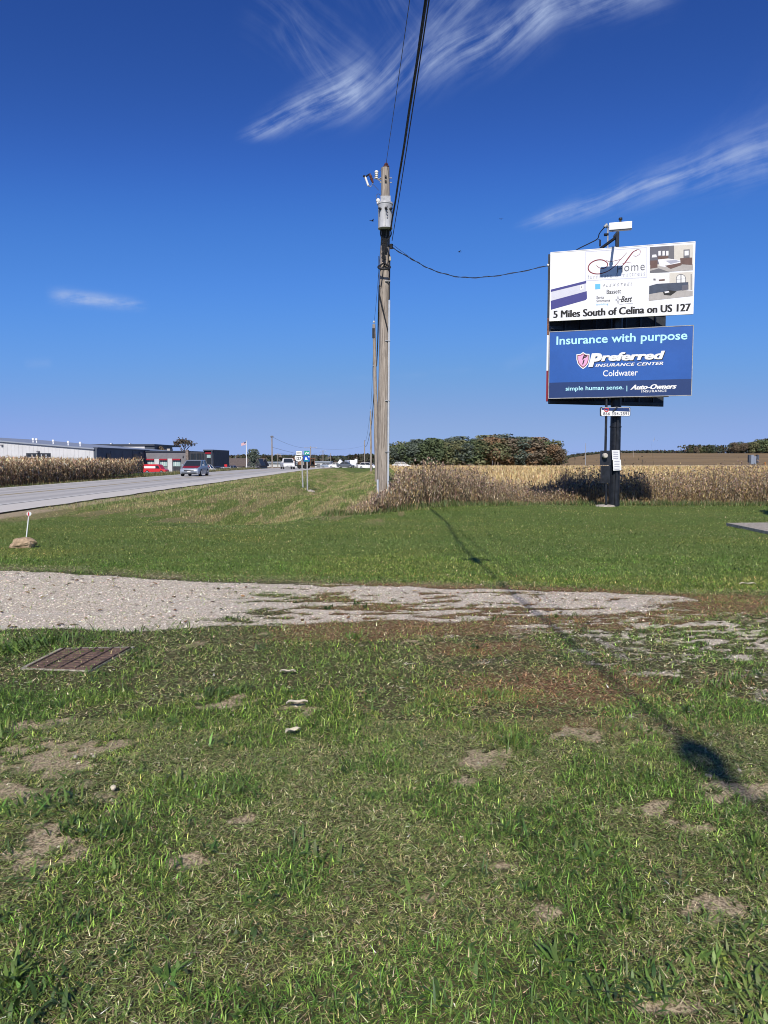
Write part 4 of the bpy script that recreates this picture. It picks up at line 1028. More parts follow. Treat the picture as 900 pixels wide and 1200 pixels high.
S_ = [(699, 311), (702, 313.6), (707, 314.6), (711.6, 311.8), (711.2, 307.6), (705.5, 304.6), (698, 305.2), (691.6, 309), (689.3, 314.6), (692.6, 319.3), (701, 321.0), (711.5, 318.2), (720, 312.2), (728, 303.2), (734.6, 296)]
Fc.ribbon(mb, S_, (.010, .036), 'maroon', 0.005)
Fc.ribbon(mb, [(725.5, 314.5), (731, 309.5), (737, 301.5), (742, 295.2), (746.5, 293.2)], (.012, .038), 'maroon', 0.0055)
Fc.ribbon(mb, [(742, 295.2), (747, 292.2), (750.3, 293.8), (749.6, 297.6), (745.6, 300.2), (742.4, 299.6)], .011, 'maroon', 0.005)
Fc.ribbon(mb, [(710.5, 305.2), (715, 306.6), (722, 305.2), (728, 303.8)], .012, 'maroon', 0.006)
Fc.ribbon(mb, [(729.4, 309), (735, 307.8), (740, 308.2)], .010, 'maroon', 0.006)
o = mb.build('script_letter', up_); o['label'] = 'dark red swirling script capital H'
mb = MB()   # faint dividing bevels of the print and the mattress strip
Fc.ribbon(mb, [(686, 295), (686, 329)], .02, 'palelav', .003); Fc.ribbon(mb, [(686, 329), (758, 325)], .02, 'palelav', .0035); Fc.ribbon(mb, [(758, 325), (758, 289.5)], .02, 'palelav', .003); Fc.ribbon(mb, [(686, 295), (758, 290)], .02, 'palelav', .0035)
Fc.poly(mb, [(646, 341), (687, 330.5), (687, 342.5), (646, 353)], 'mattside', .004)
Fc.poly(mb, [(645.4, 339.4), (687, 329), (687, 332), (645.4, 342.2)], 'navy', .006)
Fc.poly(mb, [(645.4, 352.6), (687.6, 341.2), (688, 349.5), (686.5, 351.5), (645.6, 363)], 'navy', .006)
Fc.poly(mb, [(679.8, 334.6), (683.8, 333.6), (683.8, 339), (679.8, 340)], 'white', .008)
Fc.poly(mb, [(681.1, 335.8), (682.3, 335.5), (682.3, 337), (681.1, 337.3)], 'greyink', .010)
o = mb.build('mattress_print', up_); o['label'] = 'printed corner of a blue and pale mattress'
mb = MB()   # bedroom picture
P_ = lambda pts, m, l: Fc.poly(mb, pts, m, l)
P_([(761.5, 289.6), (812.2, 286.3), (812.2, 316.6), (761.5, 319.9)], 'pcream', .004)
P_([(761.5, 289.6), (784, 288.1), (784, 309), (761.5, 310.4)], 'pwall', .0055)
P_([(784, 288.1), (790, 287.7), (790, 304), (784, 306)], 'greyink', .0058)
P_([(790, 287.7), (797, 287.3), (797, 305), (790, 305.5)], 'pcream', .0055)
P_([(761.5, 314.6), (775, 311), (812.2, 309.5), (812.2, 316.6), (761.5, 319.9)], 'pfloor', .0058)
P_([(761.5, 317.6), (772, 314.5), (785, 319), (761.5, 319.9)], 'greyink', .0063)
P_([(764.5, 298.6), (769, 298.2), (769.8, 301.4), (763.8, 301.8)], 'plight', .0063)
P_([(762, 305.5), (770.5, 305), (770.5, 313.6), (762, 315)], 'pbrown', .0066)
for a in (771.5, 776.3, 780.6): P_([(a, 294.2), (a + 2.8, 294), (a + 2.8, 299.4), (a, 299.6)], 'plight', .0066)
P_([(770.5, 300.6), (783, 299.8), (783.5, 304), (771, 305.2)], 'pbrown', .0068)
P_([(771, 304.2), (783, 303), (798, 305), (798, 309.5), (786, 313.8), (773, 312)], 'plight', .0072)
P_([(780, 305.6), (792, 304.6), (797.5, 306.6), (786, 309.4)], 'lgreyink', .0078)
P_([(779, 311.5), (797.5, 308), (799, 310.6), (786, 315.2)], 'pbrown', .0080)
P_([(797, 302.6), (811, 301.8), (811, 310.6), (797.5, 309.6)], 'pbrown', .0082)
P_([(801, 292.6), (808.2, 292.2), (808.2, 301.8), (801, 302.2)], 'greyink', .0084)
P_([(802.2, 294), (807, 293.7), (807, 299.2), (802.2, 299.6)], 'plight', .009)
o = mb.build('bedroom_print', up_); o['label'] = 'printed picture of a bedroom with bed and dresser'
mb = MB()   # living room picture
P_([(760.6, 321.6), (811.8, 318.4), (811.8, 346.9), (760.2, 352.6)], 'plight', .004)
P_([(784.5, 320.2), (811.8, 318.4), (811.8, 340.5), (784.5, 334)], 'pcream', .0052)
P_([(760.4, 343.6), (800, 339.6), (811.8, 341), (811.8, 346.9), (760.2, 352.6)], 'pfloor', .0056)
P_([(772, 327.6), (779, 327), (779, 329), (772, 329.6)], 'pbrown', .006)
P_([(765.4, 326.6), (768, 326.4), (768.6, 328.6), (766, 328.8)], 'greyink', .006)
arc = [(792.6, 332.2)] + [(798 - 5.4 * math.cos(t), 326.6 - 5 * math.sin(t)) for t in [i * math.pi / 8 for i in range(9)]] + [(803.4, 331.6)]
P_(arc, 'white', .006); Fc.ribbon(mb, arc, .02, 'greyink', .0066); Fc.ribbon(mb, [(798, 321.6), (798, 332)], .03, 'greyink', .007); Fc.ribbon(mb, [(792.6, 327.4), (803.4, 326.8)], .012, 'greyink', .0072)
P_([(760.8, 335.2), (770, 332.6), (806.6, 330.6), (806.6, 339), (797, 340.5), (773, 342.6), (760.6, 344.8)], 'psofa', .0068)
P_([(799, 334.6), (806.8, 333.4), (806.8, 339.4), (799, 340.6)], 'pwall', .0076)
P_([(777, 342.2), (784, 340), (793, 341.4), (786, 346.4), (778, 345.8)], 'ink', .008)
P_([(778.5, 341.9), (783.5, 341), (784.5, 342.6), (779.5, 343.6)], 'plight', .0086)
P_([(809.4, 321), (810.4, 321), (810.4, 340), (809.4, 340)], 'greyink', .0066)
o = mb.build('living_room_print', up_); o['label'] = 'printed picture of a living room with a dark sofa'
# lower print
Fc.text('Insurance with purpose', (652.2, 394.4, 805.5, 407.2), 'lcyan', lo_, bold=0.018, lift=.006)
def para(s): return s
Fc.text('P', (690.9, 415.1, 706.2, 430.9), 'ink', lo_, bold=0.05, shear=.22, lift=.006, name='lettering_shadow')
Fc.text('P', (690.0, 414.3, 705.3, 430.1), 'white', lo_, bold=0.045, shear=.22, lift=.009, heavy=.012)
Fc.text('referred', (705.6, 414.4, 779.6, 424.2), 'ink', lo_, bold=0.03, shear=.22, lift=.006, name='lettering_shadow', heavy=.01)
Fc.text('referred', (704.8, 413.7, 778.8, 423.5), 'white', lo_, bold=0.03, shear=.22, lift=.011, heavy=.012)
Fc.text('INSURANCE CENTER', (697.8, 426.6, 777, 430.2), 'white', lo_, bold=0.012, shear=.3, lift=.009, space=1.12, heavy=.005)
Fc.text('Coldwater', (706.7, 434, 747.5, 441.2), 'white', lo_, bold=0.01, lift=.006)
Fc.text('simple human sense.', (662.9, 453.0, 730.7, 459.4), 'lcyan', lo_, bold=0.012, lift=.008)
Fc.text('Auto-Owners', (738.9, 451.0, 792.7, 456.8), 'white', lo_, bold=0.02, shear=.4, lift=.008, heavy=.008)
Fc.text('INSURANCE', (751.8, 457.2, 781, 460.0), 'white', lo_, bold=0.015, lift=.008, space=1.2)
mb = MB(); Fc.ribbon(mb, [(734.6, 452), (734.6, 458.6)], .022, 'lcyan', .008); mb.build('divider', lo_)
def shield(k):
    cx, cy = 683.3, 422.2
    pts = [(0, -9.6), (3.2, -7.6), (7.6, -7.4), (7.6, -1), (6.2, 4.2), (3.4, 7.8), (0, 10.4), (-3.4, 7.8), (-6.4, 4.2), (-7.8, -1), (-7.8, -7.0), (-3.2, -7.4)]
    return [(cx + a * k, cy + b * k) for a, b in pts]
mb = MB(); Fc.poly(mb, shield(1.0), 'white', .006); Fc.poly(mb, shield(.86), 'maroon', .0085); Fc.poly(mb, shield(.74), 'pink', .011); sh = mb.build('shield', lo_); sh['label'] = 'pink shield emblem with white rim'
Fc.text('P', (682.2, 416.4, 687.8, 421.4), 'ink', sh, bold=.05, shear=.3, lift=.0135)
Fc.text('I', (682.2, 421.8, 685.2, 427.2), 'ink', sh, bold=.05, shear=.3, lift=.0135)
# side rail along the left ends of both faces
mb = MB()
for za_, zb_, m in ((zz(643, 470), zz(643, 434), 'maroon'), (zz(643, 434), zz(643, 392), 'offwhite'), (zz(643, 392), zz(643, 372), 'rust'), (zz(643, 372), zz(643, 297), 'dkpanel')):
    mb.obox(Fc.P(-.03, za_ + .003, -.09), Fc.d * -.065, Fc.n * -.16, Vector((0, 0, zb_ - za_ - .006)), m)
mb.build('side_rail', bb)
# rear face of the V
ang = R(17); rd_ = Vector((math.cos(ang), math.sin(ang), 0)); rn = Vector((rd_.y, -rd_.x, 0))
P0 = Fc.P(0, 0, -.26) ; zlo = zz(645, 468.5) - .12; zhi = zz(645, 300)
mb = MB(); mb.obox((P0.x, P0.y, zlo), rd_ * 4.78, -rn * .06, (0, 0, zhi - zlo), 'dkpanel'); mb.build('rear_panel', bb)
mb = MB()
for zc in (zlo + .02, zlo + 1.2, (zt1 + zb0) / 2 - .06, zb0 - .7, zt1 + .5, zhi - .5): mb.obox((P0.x, P0.y, zc), rd_ * 4.7, rn * .07, (0, 0, .11), 'steelblack')
for k in range(7): mb.obox(Vector((P0.x, P0.y, zlo + .14)) + rd_ * (.5 + k * .62) + rn * .071, rd_ * .06, rn * .05, (0, 0, zhi - zlo - .7), 'steelblack')
mb.build('rear_frame', bb)
mb = MB()
for zc in (zb1 + .3, zb0 - .35, zt1 + .35, zt0 - .4): mb.obox(Fc.P(.1, zc, -.055), Fc.d * (UL - .3), Fc.n * -.09, Vector((0, 0, .12)), 'steelblack')
mb.obox(Fc.P(.05, zb1 - .03, -.06), Fc.d * (UL2 - .75), Fc.n * -.09, Vector((0, 0, .08)), 'steelblack')
mb.build('front_frame', bb)
zg = Hs(O.x, O.y) 
mb = MB(); mb.tube([(0, 0, -.4), (0, 0, 3.2), (0, 0, zt0 - zg - .25)], [.19, .18, .15], 'steelblack', 20)
pl = mb.build('pole', bb, smooth=True)
mb = MB()
for zc in (.05, 1.55, 2.75): mb.tube([(0, 0, zc), (0, 0, zc + .05)], .20, 'steelblack', 20)
mb.obox((-.04, -.25, -.1), (.08, 0, 0), (0, .06, 0), (0, 0, 3.4), 'steelblack'); mb.build('pole_band', pl)
mb = MB(); mb.lathe((-.35, -.15, -.25), [(.36, 0), (.4, .2), (.3, .3), (0, .33)], 'conc', 12); mb.build('footing', bb)
# phone number plate
pp0, pp1 = atd(703, 482, 25.68), atd(738.5, 482, 25.62)
Fp = Face(pp0, pp1, O)
def rrect(F_, x0, y0, x1, y1, r=1.6):
    pts = []
    for cx, cy, a0 in ((x1 - r, y0 + r, -90), (x1 - r, y1 - r, 0), (x0 + r, y1 - r, 90), (x0 + r, y0 + r, 180)):
        for k in range(4): a = R(a0 + 30 * k); pts.append((cx + r * math.cos(a), cy + r * math.sin(a)))
    return pts
mb = MB(); pr_ = [Fp.P(*Fp.px(*p), 0) for p in rrect(Fp, 703.3, 477.0, 738.8, 487.8)]
mb.prism(pr_, -Fp.n * .05, 'dkpanel')
Fp.poly(mb, rrect(Fp, 704.6, 477.6, 738.4, 487.4), 'white', .004)
npl = mb.build('number_plate', bb); npl['label'] = 'small blue and white plate with a telephone number'
mb = MB(); Fp.poly(mb, [(705, 478), (737.6, 478), (738, 482.4), (711.6, 481.2), (705, 480.2)], 'sblue2', .008)
Fp.ribbon(mb, [(708, 479.4), (709.5, 482.2), (712.4, 481.6), (712.4, 478.6), (709.2, 478.6)], .03, 'red', .012); mb.build('band', npl)
Fp.text('866 354-2591', (706.8, 482.8, 737, 486.7), 'greyink', npl, lift=.010, bold=.02, space=1.1)
mb = MB(); mb.tube([Fp.P(*Fp.px(718, 482), .03), Fp.P(*Fp.px(723, 477.4), .05)], .022, 'dkpanel', 6); mb.build('bracket', npl)
# posted papers
for (a, b, c_, d_, off) in ((717, 527.5, 726, 538.5, 0), (718.2, 538.6, 727.6, 551, .004)):
    q0, q1 = atd(a, 540, 25.72 - off), atd(c_, 540, 25.71 - off); Fq = Face(q0, q1, O); mb = MB()
    pts = [(a, b), (c_, b), (c_ + .6, d_), (a + .5, d_ + .6)]
    mb.prism([Fq.P(*Fq.px(*p), .0) for p in pts], -Fq.n * .004, 'paper')
    for k in range(4): 
        yk = b + 1.8 + (d_ - b - 3) * k / 3.2; Fq.poly(mb, [(a + 1.8, yk), (c_ - 1.6, yk), (c_ - 1.6, yk + 1.1), (a + 1.8, yk + 1.1)], 'lgreyink', .003)
    o = mb.build('posted_notice', bb); o['label'] = 'upper white notice fixed to the black pole' if off == 0 else 'lower white notice fixed to the black pole'
# meter, conduits
pm = atd(709.5, 560, 25.75) - O
mb = MB(); mb.obox((pm.x - .17, pm.y - .1, zz(710, 545) - O.z), (.32, 0, 0), (0, .2, 0), (0, 0, zz(710, 528) - zz(710, 545)), 'steelblack')
mb.obox((pm.x - .15, pm.y - .09, zz(710, 566) - O.z), (.28, 0, 0), (0, .18, 0), (0, 0, zz(710, 546) - zz(710, 566)), 'steelblack'); mt = mb.build('meter_box', bb)
mq = atd(708.6, 534, 25.6) - O
mb = MB(); mb.tube([mq, mq + Vector((0, -.05, 0)), mq + Vector((0, -.13, 0)), mq + Vector((0, -.15, 0))], [.09, .09, .078, .05], 'beige', 14); mb.build('meter', mt)
mb = MB(); mb.tube([(pm.x - .02, pm.y, zz(710, 528.5) - O.z), (pm.x - .02, pm.y, zb1 - O.z + .1)], .045, 'steelblack', 8); mb.build('conduit', bb); mb = MB(); mb.tube([(pm.x + .02, pm.y, zz(710, 567) - O.z), (pm.x + .05, pm.y, -.1)], .04, 'steelblack', 8); mb.build('conduit', bb)
# service mast, brace and photocell
wm = atd(712.3, 292, 26.35) - O; wt = atd(712.3, 266.5, 26.35) - O
mb = MB(); mb.tube([wm - Vector((0, 0, .5)), wt], .028, 'galv', 8); mb.tube([wt, wt + Vector((-.06, -.03, .07)), wt + Vector((-.14, -.06, -.01))], [.05, .065, .04], 'galv', 8); mb.tube([wt - Vector((-.02, 0, .24)), wt - Vector((.12, 0, .25))], [.05, .05], 'black', 8)
mb.build('service_mast', bb)
b0 = atd(702, 292.5, 26.3) - O; b1 = atd(723.5, 277, 25.9) - O
mb = MB(); mb.tube([b0 - Vector((.2, 0, .15)), b1], .05, 'steelblack', 6)
j0 = atd(723.5, 300, 25.75) - O; j1 = atd(724.5, 268, 25.35) - O; lampc = atd(727.2, 265.3, 24.3) - O
mb.obox(j0 + Vector((-.05, 0, -.3)), (.1, 0, 0), (0, .12, 0), (0, 0, (j1 - j0).z + .32), 'steelblack')
mb.tube([j1 + Vector((0, .45, -.12)), lampc + Vector((-.02, .1, -.08))], .04, 'steelblack', 6); mb.build('lamp_arm', bb)
mb = MB(); mb.obox(j0 + Vector((-.2, -.02, .03)), (.13, 0, 0), (0, .12, 0), (0, 0, .28), 'galv'); mb.build('junction_box', bb)
w2, hh_ = .345, .115
ax = Fc.d * w2
mb = MB(); prof_ = [(-.07, -.10), (-.08, .06), (-.05, .125), (.05, .125), (.08, .05), (.07, -.10)]
mb.prism([lampc - ax + Fc.n * a + Vector((0, 0, b)) for a, b in prof_], ax * 2, 'white')
fl = mb.build('floodlight', bb); fl['label'] = 'white box floodlight reaching out over the top of the sign'
mb = MB(); mb.obox(lampc - ax * .97 + Fc.n * -.065 + Vector((0, 0, -.13)), ax * 1.94, Fc.n * .13, (0, 0, .033), 'glass'); mb.build('lens', fl)
mb = MB(); mb.tube([lampc + Vector((0, .02, .12)), lampc + Vector((0, .02, .2)), lampc + Vector((0, .02, .21)), lampc + Vector((0, .02, .27))], [.035, .035, .065, .06], 'black', 8); mb.build('photocell', fl)
SERVICE_END = (wt + O) + Vector((-.14, -.06, -.02))
# insulator knob at the left edge of the sign
KN = atd(644, 311, 26.35)
mb = MB(); kk_ = KN - O
mb.tube([kk_ + Vector((.05, 0, .38)), kk_ + Vector((.02, 0, 0))], .045, 'beige', 6); mb.tube([kk_ + Vector((0, 0, .02)), kk_ + Vector((-.08, 0, .0))], .05, 'porc', 8); mb.build('cable_anchor', bb)

# ------------------------------------------------------------------ utility poles
def pole_base(name, px, py_top, Y, r0, r1, label, cat='utility pole', px_top=None, group='wooden utility poles along the roadside', n=18, gz=None):
    top = atd(px_top if px_top else px, py_top, Y); b = atd(px, 560, Y); g = Hs(b.x, Y)
    t = thing(name, label, cat, (b.x, Y, g), 0, group)
    h = top.z - g; dx = top.x - b.x
    mb = MB(); seg = 10; pts = [(dx * k / seg + (0.012 * math.sin(k * 1.7)), 0.01 * math.sin(k), -.6 * (k == 0) + h * k / seg) for k in range(seg + 1)]
    mb.tube(pts, [r0 + (r1 - r0) * k / seg for k in range(seg + 1)], 'wood', n); mb.build('post', t, smooth=True)
    return t, h, dx
UY = 24.8
up, uh, udx = pole_base('utility_pole', 448.2, 197, UY, .205, .135, 'tall weathered wooden utility pole with a grey transformer, nearest the camera', px_top=452.0)
UB = Vector(up.location)
def ul(px, py, dy=0.0): return atd(px, py, UY + dy) - UB
# pole top insulator
c0 = ul(452.6, 196)
mb = MB(); mb.tube([c0 + Vector((0, 0, -.25)), c0 + Vector((0, 0, .06))], .022, 'galv', 6); mb.build('pin', up)
mb = MB(); mb.lathe(c0, [(.03, -.02), (.1, 0), (.105, .03), (.06, .05), (.07, .08), (.045, .13), (0, .14)], 'brownporc', 12); mb.build('insulator', up)
mb = MB()
for py in (207, 212.3): 
    q = ul(452, py, -.15); mb.tube([q + Vector((0, .02, 0)), q + Vector((0, -.045, 0))], .032, 'black', 8); mb.tube([q + Vector((-.19, .12, -.0)), q + Vector((.2, .12, 0))], .016, 'galv', 6)
mb.build('bolt', up)
# side bracket, cutout fuse, arrester
br0 = ul(448, 210.5); br1 = ul(438.2, 208.8)
mb = MB(); mb.tube([br0, br1], .02, 'galv', 6); mb.tube([ul(448, 214.5), ul(441.5, 209.2)], .014, 'galv', 6); mb.build('bracket', up)
a0 = ul(441.2, 209); 
mb = MB(); mb.lathe(a0, [(.02, -.02), (.05, 0), (.03, .04), (.06, .06), (.035, .09), (.065, .12), (.04, .15), (.07, .19), (.04, .24), (0, .26)], 'porc', 10); mb.build('surge_arrester', up)
f0 = ul(433.4, 203.8); f1 = ul(437.0, 214.2)
mb = MB(); mb.tube([f0, f0.lerp(f1, .2), f0.lerp(f1, .25), f0.lerp(f1, .5), f0.lerp(f1, .55), f0.lerp(f1, .8), f1], [.035, .035, .055, .035, .055, .04, .03], 'brownporc', 10); cf = mb.build('cutout_fuse', up)
mb = MB(); g0 = ul(428.0, 207.4); g1 = ul(431.6, 217.6); mb.tube([g0, g1], .032, 'porc', 8); mb.build('fuse_tube', cf)
mb = MB(); mb.tube([f0, g0], .025, 'black', 6); mb.tube([f1, ul(434.5, 218.8), g1], .02, 'galv', 6); mb.tube([g0, g0 + Vector((-.06, 0, .04))], .035, 'black', 6); mb.build('contact', cf)
def wirep(pts, r, m, n=5):
    mb = MB(); mb.tube(pts, r, m, n, cap=False); return mb
def cr(pts, k=6):
    q = [Vector(p) for p in pts]; out = []
    for i in range(len(q) - 1):
        p0 = q[max(i - 1, 0)]; p1 = q[i]; p2 = q[i + 1]; p3 = q[min(i + 2, len(q) - 1)]
        for j in range(k):
            t = j / k; out.append(0.5 * ((2 * p1) + (p2 - p0) * t + (2 * p0 - 5 * p1 + 4 * p2 - p3) * t * t + (3 * p1 - p0 - 3 * p2 + p3) * t ** 3))
    return out + [q[-1]]
mb = wirep(cr([ul(436.5, 215.5), ul(440, 219), ul(443.8, 223)]), .008, 'wire')
mb.tube(cr([ul(441, 235), ul(441.2, 229), ul(443.5, 227.2), ul(446, 229.5), ul(446.5, 232)]), .008, 'wire', 5, cap=False)
mb.tube(cr([ul(441.2, 204, .0), ul(445, 200, .1), ul(452.6, 196.5)]), .006, 'wire', 5, cap=False)
mb.build('jumper_wire', up)
# transformer
tc0 = ul(451.4, 268.5, -.42); th = ul(451.4, 239.5, -.42).z - tc0.z
mb = MB(); mb.lathe(tc0, [(.225, 0), (.235, .01), (.235, .04), (.228, .06), (.228, th - .08), (.235, th - .06), (.235, th - .02)], 'trafo', 28)
tf = mb.build('transformer', up, smooth=True); tf['label'] = 'grey cylindrical transformer tank'
mb = MB(); mb.lathe(tc0 + Vector((0, 0, th)), [(.25, -.018), (.255, .01), (.24, .04), (.1, .075), (0, .08)], 'trafo', 28); mb.build('lid', tf, smooth=True)
for k, a in enumerate((-38, 4, 42)):
    q = tc0 + Vector((.235 * math.sin(R(a)), -.235 * math.cos(R(a)), th - .2)); mb = MB(); d = Vector((math.sin(R(a)), -math.cos(R(a)), 0))
    mb.tube([q, q + d * .04, q + d * .05, q + d * .09], [.04, .04, .026, .03], 'black', 8); mb.tube([q + d * .08, q + d * .09 + Vector((0, 0, -.13))], .012, 'black', 5); mb.build('bushing', tf)
mb = MB(); mb.lathe(ul(443.2, 236, -.3), [(.03, -.1), (.05, -.08), (.05, -.02), (.07, 0), (.07, .05), (.03, .09), (0, .1)], 'porc', 10); mb.build('bushing', tf)
mb = MB(); mb.obox(tc0 + Vector((-.02, -.25, .05)), (.03, 0, 0), (0, .03, 0), (0, 0, th - .12), 'galv')
for k in range(5): mb.obox(tc0 + Vector((.05, -.245 + .002 * k, .28 + .085 * k)), (.035, 0, 0), (0, .02, 0), (0, 0, .04), 'greyink')
mb.build('tank_marking', tf)
mb = MB()
for z_ in (.1, th - .15): mb.obox(tc0 + Vector((-.17, .12, z_)), (.34, 0, 0), (0, .26, 0), (0, 0, .07), 'galv')
mb.obox(ul(446, 239, -.25), (.32, 0, 0), (0, .12, 0), (0, 0, .26), 'galv'); mb.build('mounting_bracket', tf)
# cable bundle under the tank
rg = random.Random(9)
mb = MB()
for k in range(9):
    xa = 446.5 + k * 1.35; xb = 447.5 + rg.random() * 8
    mb.tube(cr([ul(xa, 268, -.4), ul(xa + rg.uniform(-1, 1), 276, -.33), ul(xb, 287, -.25), ul(450 + rg.uniform(-3, 4), 297 + rg.uniform(-3, 8), -.2)]), .022, 'cable', 6, cap=False)
mb.tube(cr([ul(452, 291, -.2), ul(448.6, 297, -.25), ul(449.5, 306, -.2), ul(451.5, 312, -.2), ul(455.5, 305, -.22), ul(454.6, 295, -.2)]), .018, 'cable', 6)
mb.tube(cr([ul(450, 297, -.2), ul(451.6, 304, -.24), ul(449.3, 312, -.2), ul(448, 325, -.19), ul(446.2, 336, -.18)]), .014, 'cable', 6)
mb.tube(cr([ul(453.5, 290, -.2), ul(456.8, 300, -.15), ul(457, 306, -.1)]), .016, 'cable', 6)
mb.build('cable_bundle', up)
ring = [ul(450.2 + 7.0 * math.cos(t), 313 + 2.6 * math.sin(t), -.05 - .38 * (0.5 + .5 * math.sin(t))) for t in [i * 2 * math.pi / 16 for i in range(17)]]
mb = MB(); mb.tube(ring, .032, 'cable', 7, cap=False); mb.tube([ul(443.4, 312.5, -.2), ul(450, 308, -.25), ul(456.8, 312.5, -.2)], .028, 'cable', 6); mb.build('coil', up)
mb = MB(); mb.tube([ul(458.6, 286, -.1), ul(458.6, 291.5, -.1)], .05, 'black', 8); mb.tube([ul(455, 288.5, -.1), ul(458.6, 288.5, -.1)], .02, 'black', 6); mb.build('clevis', up)
mb = MB(); mb.tube([ul(444.5, 344, -.22), ul(448.5, 362, -.22), ul(456.0, 394, -.12)], .022, 'cable', 6); mb.tube([ul(444.3, 344, -.2), ul(444, 300, -.15)], .014, 'cable', 5); mb.build('strap_cable', up)
# conduits up the pole
g_ = -.1
def vline(pxx, py0, py1, dy, r, m, name):
    a = ul(pxx[0], py0, dy); b = ul(pxx[1], py1, dy); b.z = max(b.z, g_)
    mb = MB(); mb.tube([a, a.lerp(b, .5), b], r, m, 10); mb.build(name, up)
vline((456.2, 454.6), 352, 600, -.15, .034, 'pvc', 'conduit')
vline((456.8, 456.2), 304, 351, -.12, .020, 'cable', 'riser_cable')
vline((442.6, 443.0), 562, 600, -.2, .036, 'pvc', 'cable_guard')
mb = MB(); 
for py in (330, 400, 470, 530): q = ul(455.6, py, -.15); mb.box(q.x - .12, q.y - .045, q.z, q.x + .05, q.y + .02, q.z + .025, 'galv')
mb.build('strap', up)
mb = MB(); mb.tube([ul(456.8, 301, -.15), ul(456.8, 305.5, -.15)], .04, 'beige', 8); mb.build('ground_clamp', up)

p2_, h2, dx2 = pole_base('utility_pole', 441.9, 380, 55, .17, .11, 'second wooden utility pole, just left of the nearest one', px_top=438.3)
p3_, h3, dx3 = pole_base('utility_pole', 434.9, 482, 112, .17, .11, 'third wooden utility pole, thin and further down the line', n=10, px_top=434.3)
p4_, h4, dx4 = pole_base('utility_pole', 427.3, 516, 215, .17, .12, 'small distant utility pole left of the third one', n=8)
def topw(t, h, dx): return Vector(t.location) + Vector((dx, 0, h))
T1 = UB + c0 + Vector((0, 0, .14)); T2 = topw(p2_, h2, dx2) + Vector((.02, 0, .28)); T3_ = topw(p3_, h3, dx3) + Vector((0, 0, .25)); T4 = topw(p4_, h4, dx4)
for t, h, dx in ((p2_, h2, dx2), (p3_, h3, dx3)):
    mb = MB(); mb.tube([(dx, 0, h - .1), (dx, 0, h + .15)], .02, 'galv', 5); mb.lathe((dx, 0, h + .1), [(.05, 0), (.1, .03), (.06, .07), (.08, .1), (0, .18)], 'porc', 8); mb.build('insulator', t)
mb = MB(); mb.box(dx2 - .13, -.14, h2 - 1.0, dx2 + .05, .0, h2 - .3, 'black'); mb.tube([(dx2 - .1, -.1, h2 - 3.0), (dx2 + .25, -.1, h2 - 3.0)], .03, 'galv', 5); mb.build('bracket', p2_)

def far_pole(px, top, Y, label, arm=0.0, r=.16, name='utility_pole', m='wood', group='small distant utility poles'):
    tp = atd(px, top, Y); g = Hs(tp.x, Y); t = thing(name, label, 'utility pole', (tp.x, Y, g), 0, group); h = tp.z - g
    mb = MB(); mb.tube([(0, 0, -.3), (0, 0, h)], [r, r * .7], m, 8); mb.build('post', t)
    if arm:
        mb = MB(); mb.box(-arm, -.2, h - .6, arm, -.08, h - .45, m); mb.build('crossarm', t)
        mb = MB()
        for a in (-arm * .9, 0, arm * .9): mb.tube([(a, -.14, h - .45), (a, -.14, h - .2)], .05, 'porc', 5)
        mb.build('insulators', t)
    return t, tp
fa, fat = far_pole(318.6, 510.5, 140, 'grey wooden pole standing beyond the highway, right of the flagpole', .0, .15)
mb = MB(); mb.box(-.25, -.2, fat.z - Hs(fat.x, 140) - .35, .3, -.05, fat.z - Hs(fat.x, 140) - .05, 'greyink'); mb.build('transformer', fa)
fb, fbt = far_pole(325.5, 531, 260, 'short distant pole with crossarm right of the tall grey pole', 1.0)
fc, fct = far_pole(364, 523, 250, 'distant pole with a pale wide crossarm behind the green and blue road sign', 2.1, .2)
fd, fdt = far_pole(378.5, 527.5, 420, 'distant pole with crossarm above the white shed', 1.6, .25)
fe, fet = far_pole(387.5, 531, 480, 'distant pole left of the white farmhouse', 0, .22)
fg, fgt = far_pole(577.5, 529, 372, 'pale pole standing in front of the wood', 0, .2, m='galv')
fh, fht = far_pole(686.5, 519, 300, 'pale thin pole in the fields left of the billboard pole', 0, .16, m='galv')
fi, fit = far_pole(742.3, 528, 700, 'tiny pole on the horizon right of the billboard pole', 0, .25)

def sag(a, b, s, n=24):
    return [a.lerp(b, k / n) - Vector((0, 0, s * 4 * (k / n) * (1 - k / n))) for k in range(n + 1)]
def wire(name, pts, r, m, label, cat='overhead wire', group=None, n=6):
    o = wirep(pts, r, m, n).build(name); return tag(o, label, cat, group)
# overhead lines above the camera: they run on to a pole behind the photographer
BK = Vector((1.5, -24.0, 0))
tA = T1; aim = atd(478.5, 0, 11.9)
bA = Vector((.56, -24, tA.z))
def through(p, q, Yend):
    """point where the line through p and q reaches depth Yend, level with p"""
    k = (Yend - p.y) / (q.y - p.y); return Vector((p.x + (q.x - p.x) * k, Yend, p.z))
